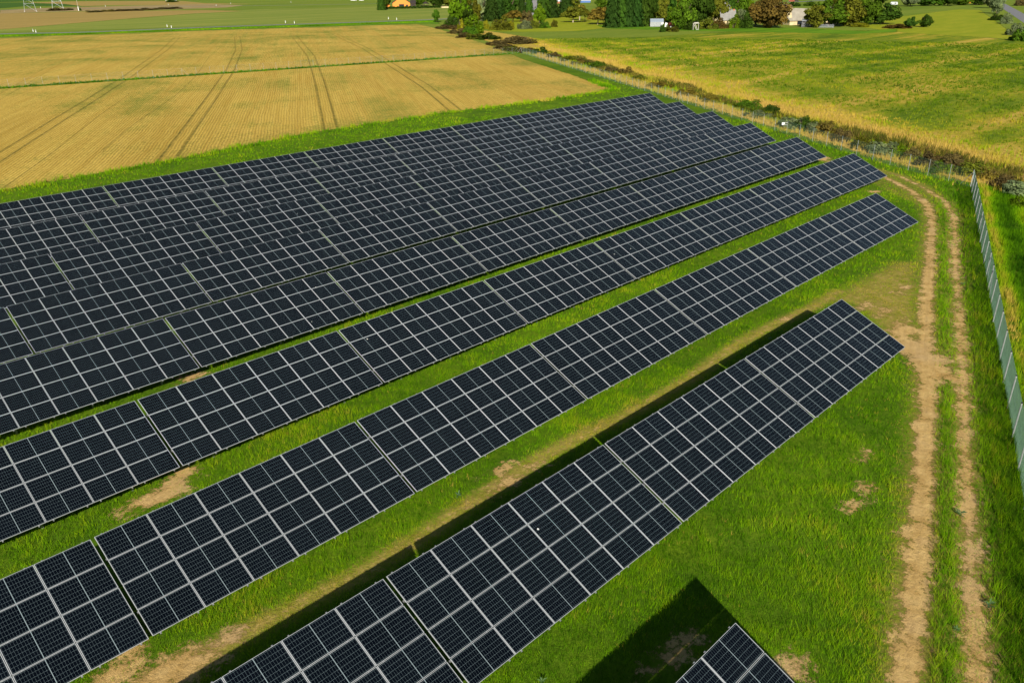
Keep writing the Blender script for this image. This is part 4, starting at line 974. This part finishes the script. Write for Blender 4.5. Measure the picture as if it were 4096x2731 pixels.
# silver tank far right, orange roofs in the trees
p, rz, _ = frame_at(3575, 23); tk2 = empty('caravan', p, rz, 'silver caravan standing on the far meadow', 'caravan')
m = MB(); m.prism([(-2.2, 0, .5), (2.2, 0, .5), (2.4, 0, 1.4), (1.9, 0, 2.2), (-1.9, 0, 2.2), (-2.4, 0, 1.4)], (0, 0, 0), (0, 2.1, 0)); m.build('body', plain('silver_sheet', (.6, .63, .66), .4, .3, .1, 2), tk2)
for x in (-.5, .6):
    m = MB(); m.bar((x, -.05, .35), (x, .15, .35), .35, n=12); m.build('wheel', M_tyre, tk2)
m = MB(); m.box(.3, 1.3, -.03, .0, 1.1, 1.7); m.build('window', M_glassd, tk2)
gable_house('house', 'left of the two orange walled houses in the far row of trees', 3780, 14, 0, 7, 7, 3, 5.5, M_orange, M_rust, 'y', .3)
gable_house('house', 'right of the two orange walled houses in the far row of trees', 3858, 13, 0, 8, 7, 3, 5.5, M_orange, M_rust, 'y', .3)
# service station and sheds at the top edge
gable_house('hall', 'white roofed hall with a red end at the top edge behind the conifers', 2243, 15, 0, 15, 9, 1.6, 3.4, M_rust, M_white, 'x', .4, (), None, 'building')
gable_house('hall', 'long white roofed hall with a dark blue front at the top edge', 2312, 12, 0, 20, 9, 1.8, 3.2, M_blue, M_white, 'x', .4, (), None, 'building')
p, rz, _ = frame_at(2104, 18); cn = empty('fuel_canopy', p, rz, 'white canopy with a yellow edge beside the grey yard', 'canopy')
m = MB(); m.box(-5, 4, 0, 5, 3.6, 4.3); m.build('roof', M_white, cn); m = MB(); m.box(-5.05, 4.05, -.05, -.003, 3.6, 3.95); m.build('edge_band', M_yel, cn)
for x in (-4, 3):
    m = MB(); m.box(x-.15, x+.15, 1., 1.3, 0, 3.595); m.build('column', M_white, cn)
m = MB(); m.box(-3.4, 3.4, 0, .15, .4, 1.0); [m.box(x-.08, x+.08, .02, .12, 0, .4) for x in (-3, 0, 3)]; o = m.build('barrier', M_yel); p, rz, _ = frame_at(2068, 19); o.location = p; o.rotation_euler = (0, 0, rz); tag(o, 'yellow barrier among the dark trees left of the canopy', 'barrier')
p, rz, _ = frame_at(1818, 10); m = MB(); m.box(-3., 9, 0, 4, 1.2, 2.2); m.box(-2.6, -2.2, .5, 1, 0, 1.2); m.box(8, 8.4, .5, 1, 0, 1.2); o = m.build('green_canopy', M_green); o.location = p; o.rotation_euler = (0, 0, rz); tag(o, 'green roofed shelter at the top edge above the thicket', 'shelter')
# vehicles on the far roads
def vehicle(u, v, label, L, H, mat, cat, turn=0):
    p, rz, _ = frame_at(u, v, turn); root = empty(cat.replace(' ', '_'), p+Vector((0, 0, .03)), rz, label, cat)
    m = MB(); m.prism([(-L/2, 0, .35), (L/2, 0, .35), (L/2, 0, H*.6), (L*.36, 0, H*.66), (L*.2, 0, H), (-L*.36, 0, H), (-L*.47, 0, H*.62), (-L/2, 0, H*.58)], (0, 0, 0), (0, 1.75, 0)); m.build('body', mat, root)
    m = MB(); m.prism([(-L*.38, 0, H*.66), (L*.28, 0, H*.66), (L*.17, 0, H*.93), (-L*.33, 0, H*.93)], (0, -.02, 0), (0, 1.77, 0)); m.build('windows', M_glassd, root)
    for x in (-L*.31, L*.31):
        for y in (.0, 1.6):
            m = MB(); m.bar((x, y-.04, .33), (x, y+.2, .33), .33, n=12); m.build('wheel', M_tyre, root)
vehicle(1415, 5, 'white van on the far road left of the orange house', 5.2, 2.3, M_white, 'van')
vehicle(1446, 5, 'small white car just behind the white van', 4.2, 1.5, M_white, 'car')
vehicle(3166, 9, 'dark red car on the far road above the rusty tree', 4.3, 1.5, M_red, 'car'); vehicle(3184, 8.5, 'dark car following the red one on the far road', 4.2, 1.5, M_dark, 'car')
# pylons
def pylon(ul, ur, v, label, base_w=None, H=31, turn=0, thick=.11):
    a, b = at4(ul, v), at4(ur, v); c = (a+b)/2; wd = base_w or (b-a).length; root = empty('pylon', c, frame_at((ul+ur)/2, v, turn)[1], label, 'pylon', 'lattice pylons')
    m = MB(); h = wd/2; wt = .45
    def leg(sx_, sy_, z): f = 1-(1-wt/h)*min(z/(H*.8), 1); return Vector((sx_*h*f, sy_*h*f, z))
    cn_ = [(-1, -1), (1, -1), (1, 1), (-1, 1)]
    for q in cn_: m.bar(leg(*q, -.3), leg(*q, H*.8), thick, thick*.7, n=4); m.bar(leg(*q, H*.8), leg(*q, H), thick*.7, n=4)
    m.build('legs', MET, root); m = MB(); zs_ = [0, 5, 9.5, 13.5, 17, 20, 22.5, 24.8, 27, 29, 31]
    for z0, z1 in zip(zs_[:-1], zs_[1:]):
        for k in range(4):
            q, r_ = cn_[k], cn_[(k+1) % 4]; m.bar(leg(*q, z0), leg(*r_, z1), thick*.45, n=3, cap=False); m.bar(leg(*r_, z0), leg(*q, z1), thick*.45, n=3, cap=False); m.bar(leg(*q, z1), leg(*r_, z1), thick*.45, n=3, cap=False)
    m.build('bracing', MET, root)
    for z in (H*.78, H*.9):
        m = MB(); m.bar((-4.5, 0, z), (4.5, 0, z), .09, n=4); m.bar((-4.5, 0, z), (0, 0, z+1.4), .06, n=4); m.bar((4.5, 0, z), (0, 0, z+1.4), .06, n=4); m.build('cross_arm', MET, root)
    m = MB()
    for q in cn_: pq = leg(*q, 0); m.box(pq.x-.35, pq.x+.35, pq.y-.35, pq.y+.35, -.2, .25)
    m.build('footings', plain('concrete', (.45, .43, .4), .9), root)
pylon(104, 141, 47, 'lattice pylon nearest the left edge', thick=.09); pylon(215, 249, 35, 'lattice pylon standing over the dark scrub mound', thick=.14); pylon(668, 701, 4, 'far lattice pylon cut off by the top edge above the green field', thick=.12)
T(226, 44, 66, 12, 'shrub', 'brown', 'brown scrub mound under the second pylon'); T(272, 42, 50, 8, 'shrub', 'brown', 'low brown scrub right of the second pylon'); T(690, 10, 44, 10, 'shrub', 'dark', 'dark scrub around the feet of the far pylon')
T(322, 44, 12, 12, 'shrub', 'dark', 'small dark bush at the foot of the concrete pole')
for k, (u, v, a, c_) in enumerate([(380,50,70,'brown'),(430,47,70,'rust'),(480,46,60,'brown'),(530,44,80,'brown'),(590,41,90,'brown'),(650,38,90,'brown'),(700,36,60,'brown')]):
    T(u, v, a, 8, 'shrub', c_, ORD[k]+' low clump from the left in the brown scrub strip', 'low clumps of the brown scrub strip')
def pole(u, v, h, r, label, base=False, mat=None):
    p = at4(u, v); root = empty('utility_pole', p, 0, label, 'pole'); m = MB(); m.bar((0, 0, -.3), (0, 0, h), r, r*.7, n=8); m.build('pole', mat or M_barkp, root)
    m = MB(); m.bar((-.7, 0, h-.5), (.7, 0, h-.5), .06, n=4); m.build('cross_arm', MET_D, root)
    if base: m = MB(); m.bar((0, 0, 0), (0, 0, 2.6), r*2., r*1.6, n=8); m.build('base', M_white, root)
pole(315, 44, 11, .16, 'pole with a white foot right of the two pylons', True); pole(2659, 83, 7.8, .09, 'slim wooden pole rising behind the greenhouse'); pole(3978, 46, 10, .16, 'wooden utility pole beside the road at the top right')
PS = [(133,128),(144,131),(163,34),(422,28),(669,109),(686,113),(1142,93),(1178,95),(674,22),(865,25),(923,17),(1164,12),(1554,78),(1587,81)]
WH = ['upper one of the leftmost pair by the near road','lower one of the leftmost pair by the near road','by the far road left of the second pylon','by the far road right of the concrete pole','upper one of the second pair by the near road','lower one of the second pair by the near road',
 'upper one of the third pair by the near road','lower one of the third pair by the near road','by the far road below the far pylon','by the far road, second right of the far pylon','by the far road, third right of the far pylon','by the far road, rightmost','upper one of the pair below the orange house','lower one of the pair below the orange house']
mk = None
for (u, v), t_ in zip(PS, WH):
    o = empty('marker_post', at4(u, v), frame_at(u, v)[1], 'white road marker post, '+t_, 'marker post', 'white marker posts along the roads')
    if mk is None:
        m = MB(); m.box(-.12, .12, -.06, .06, -.1, 1.05); ma = m.mesh('post', M_white); m = MB(); m.box(-.125, .125, -.065, -.061, .75, .9); mb_ = m.mesh('black_band', M_tyre); mk = 1
    link('post', ma, o); link('band', mb_, o)
for k, (u, v) in enumerate([(4070,18),(4095,14)]):
    m = MB(); m.box(-.12, .12, -.12, .12, 0, 1.5); o = m.build('gate_post', M_barkp); o.location = at4(u, v); tag(o, ('left' if k == 0 else 'right')+' pale post across the road at the top right corner', 'post')
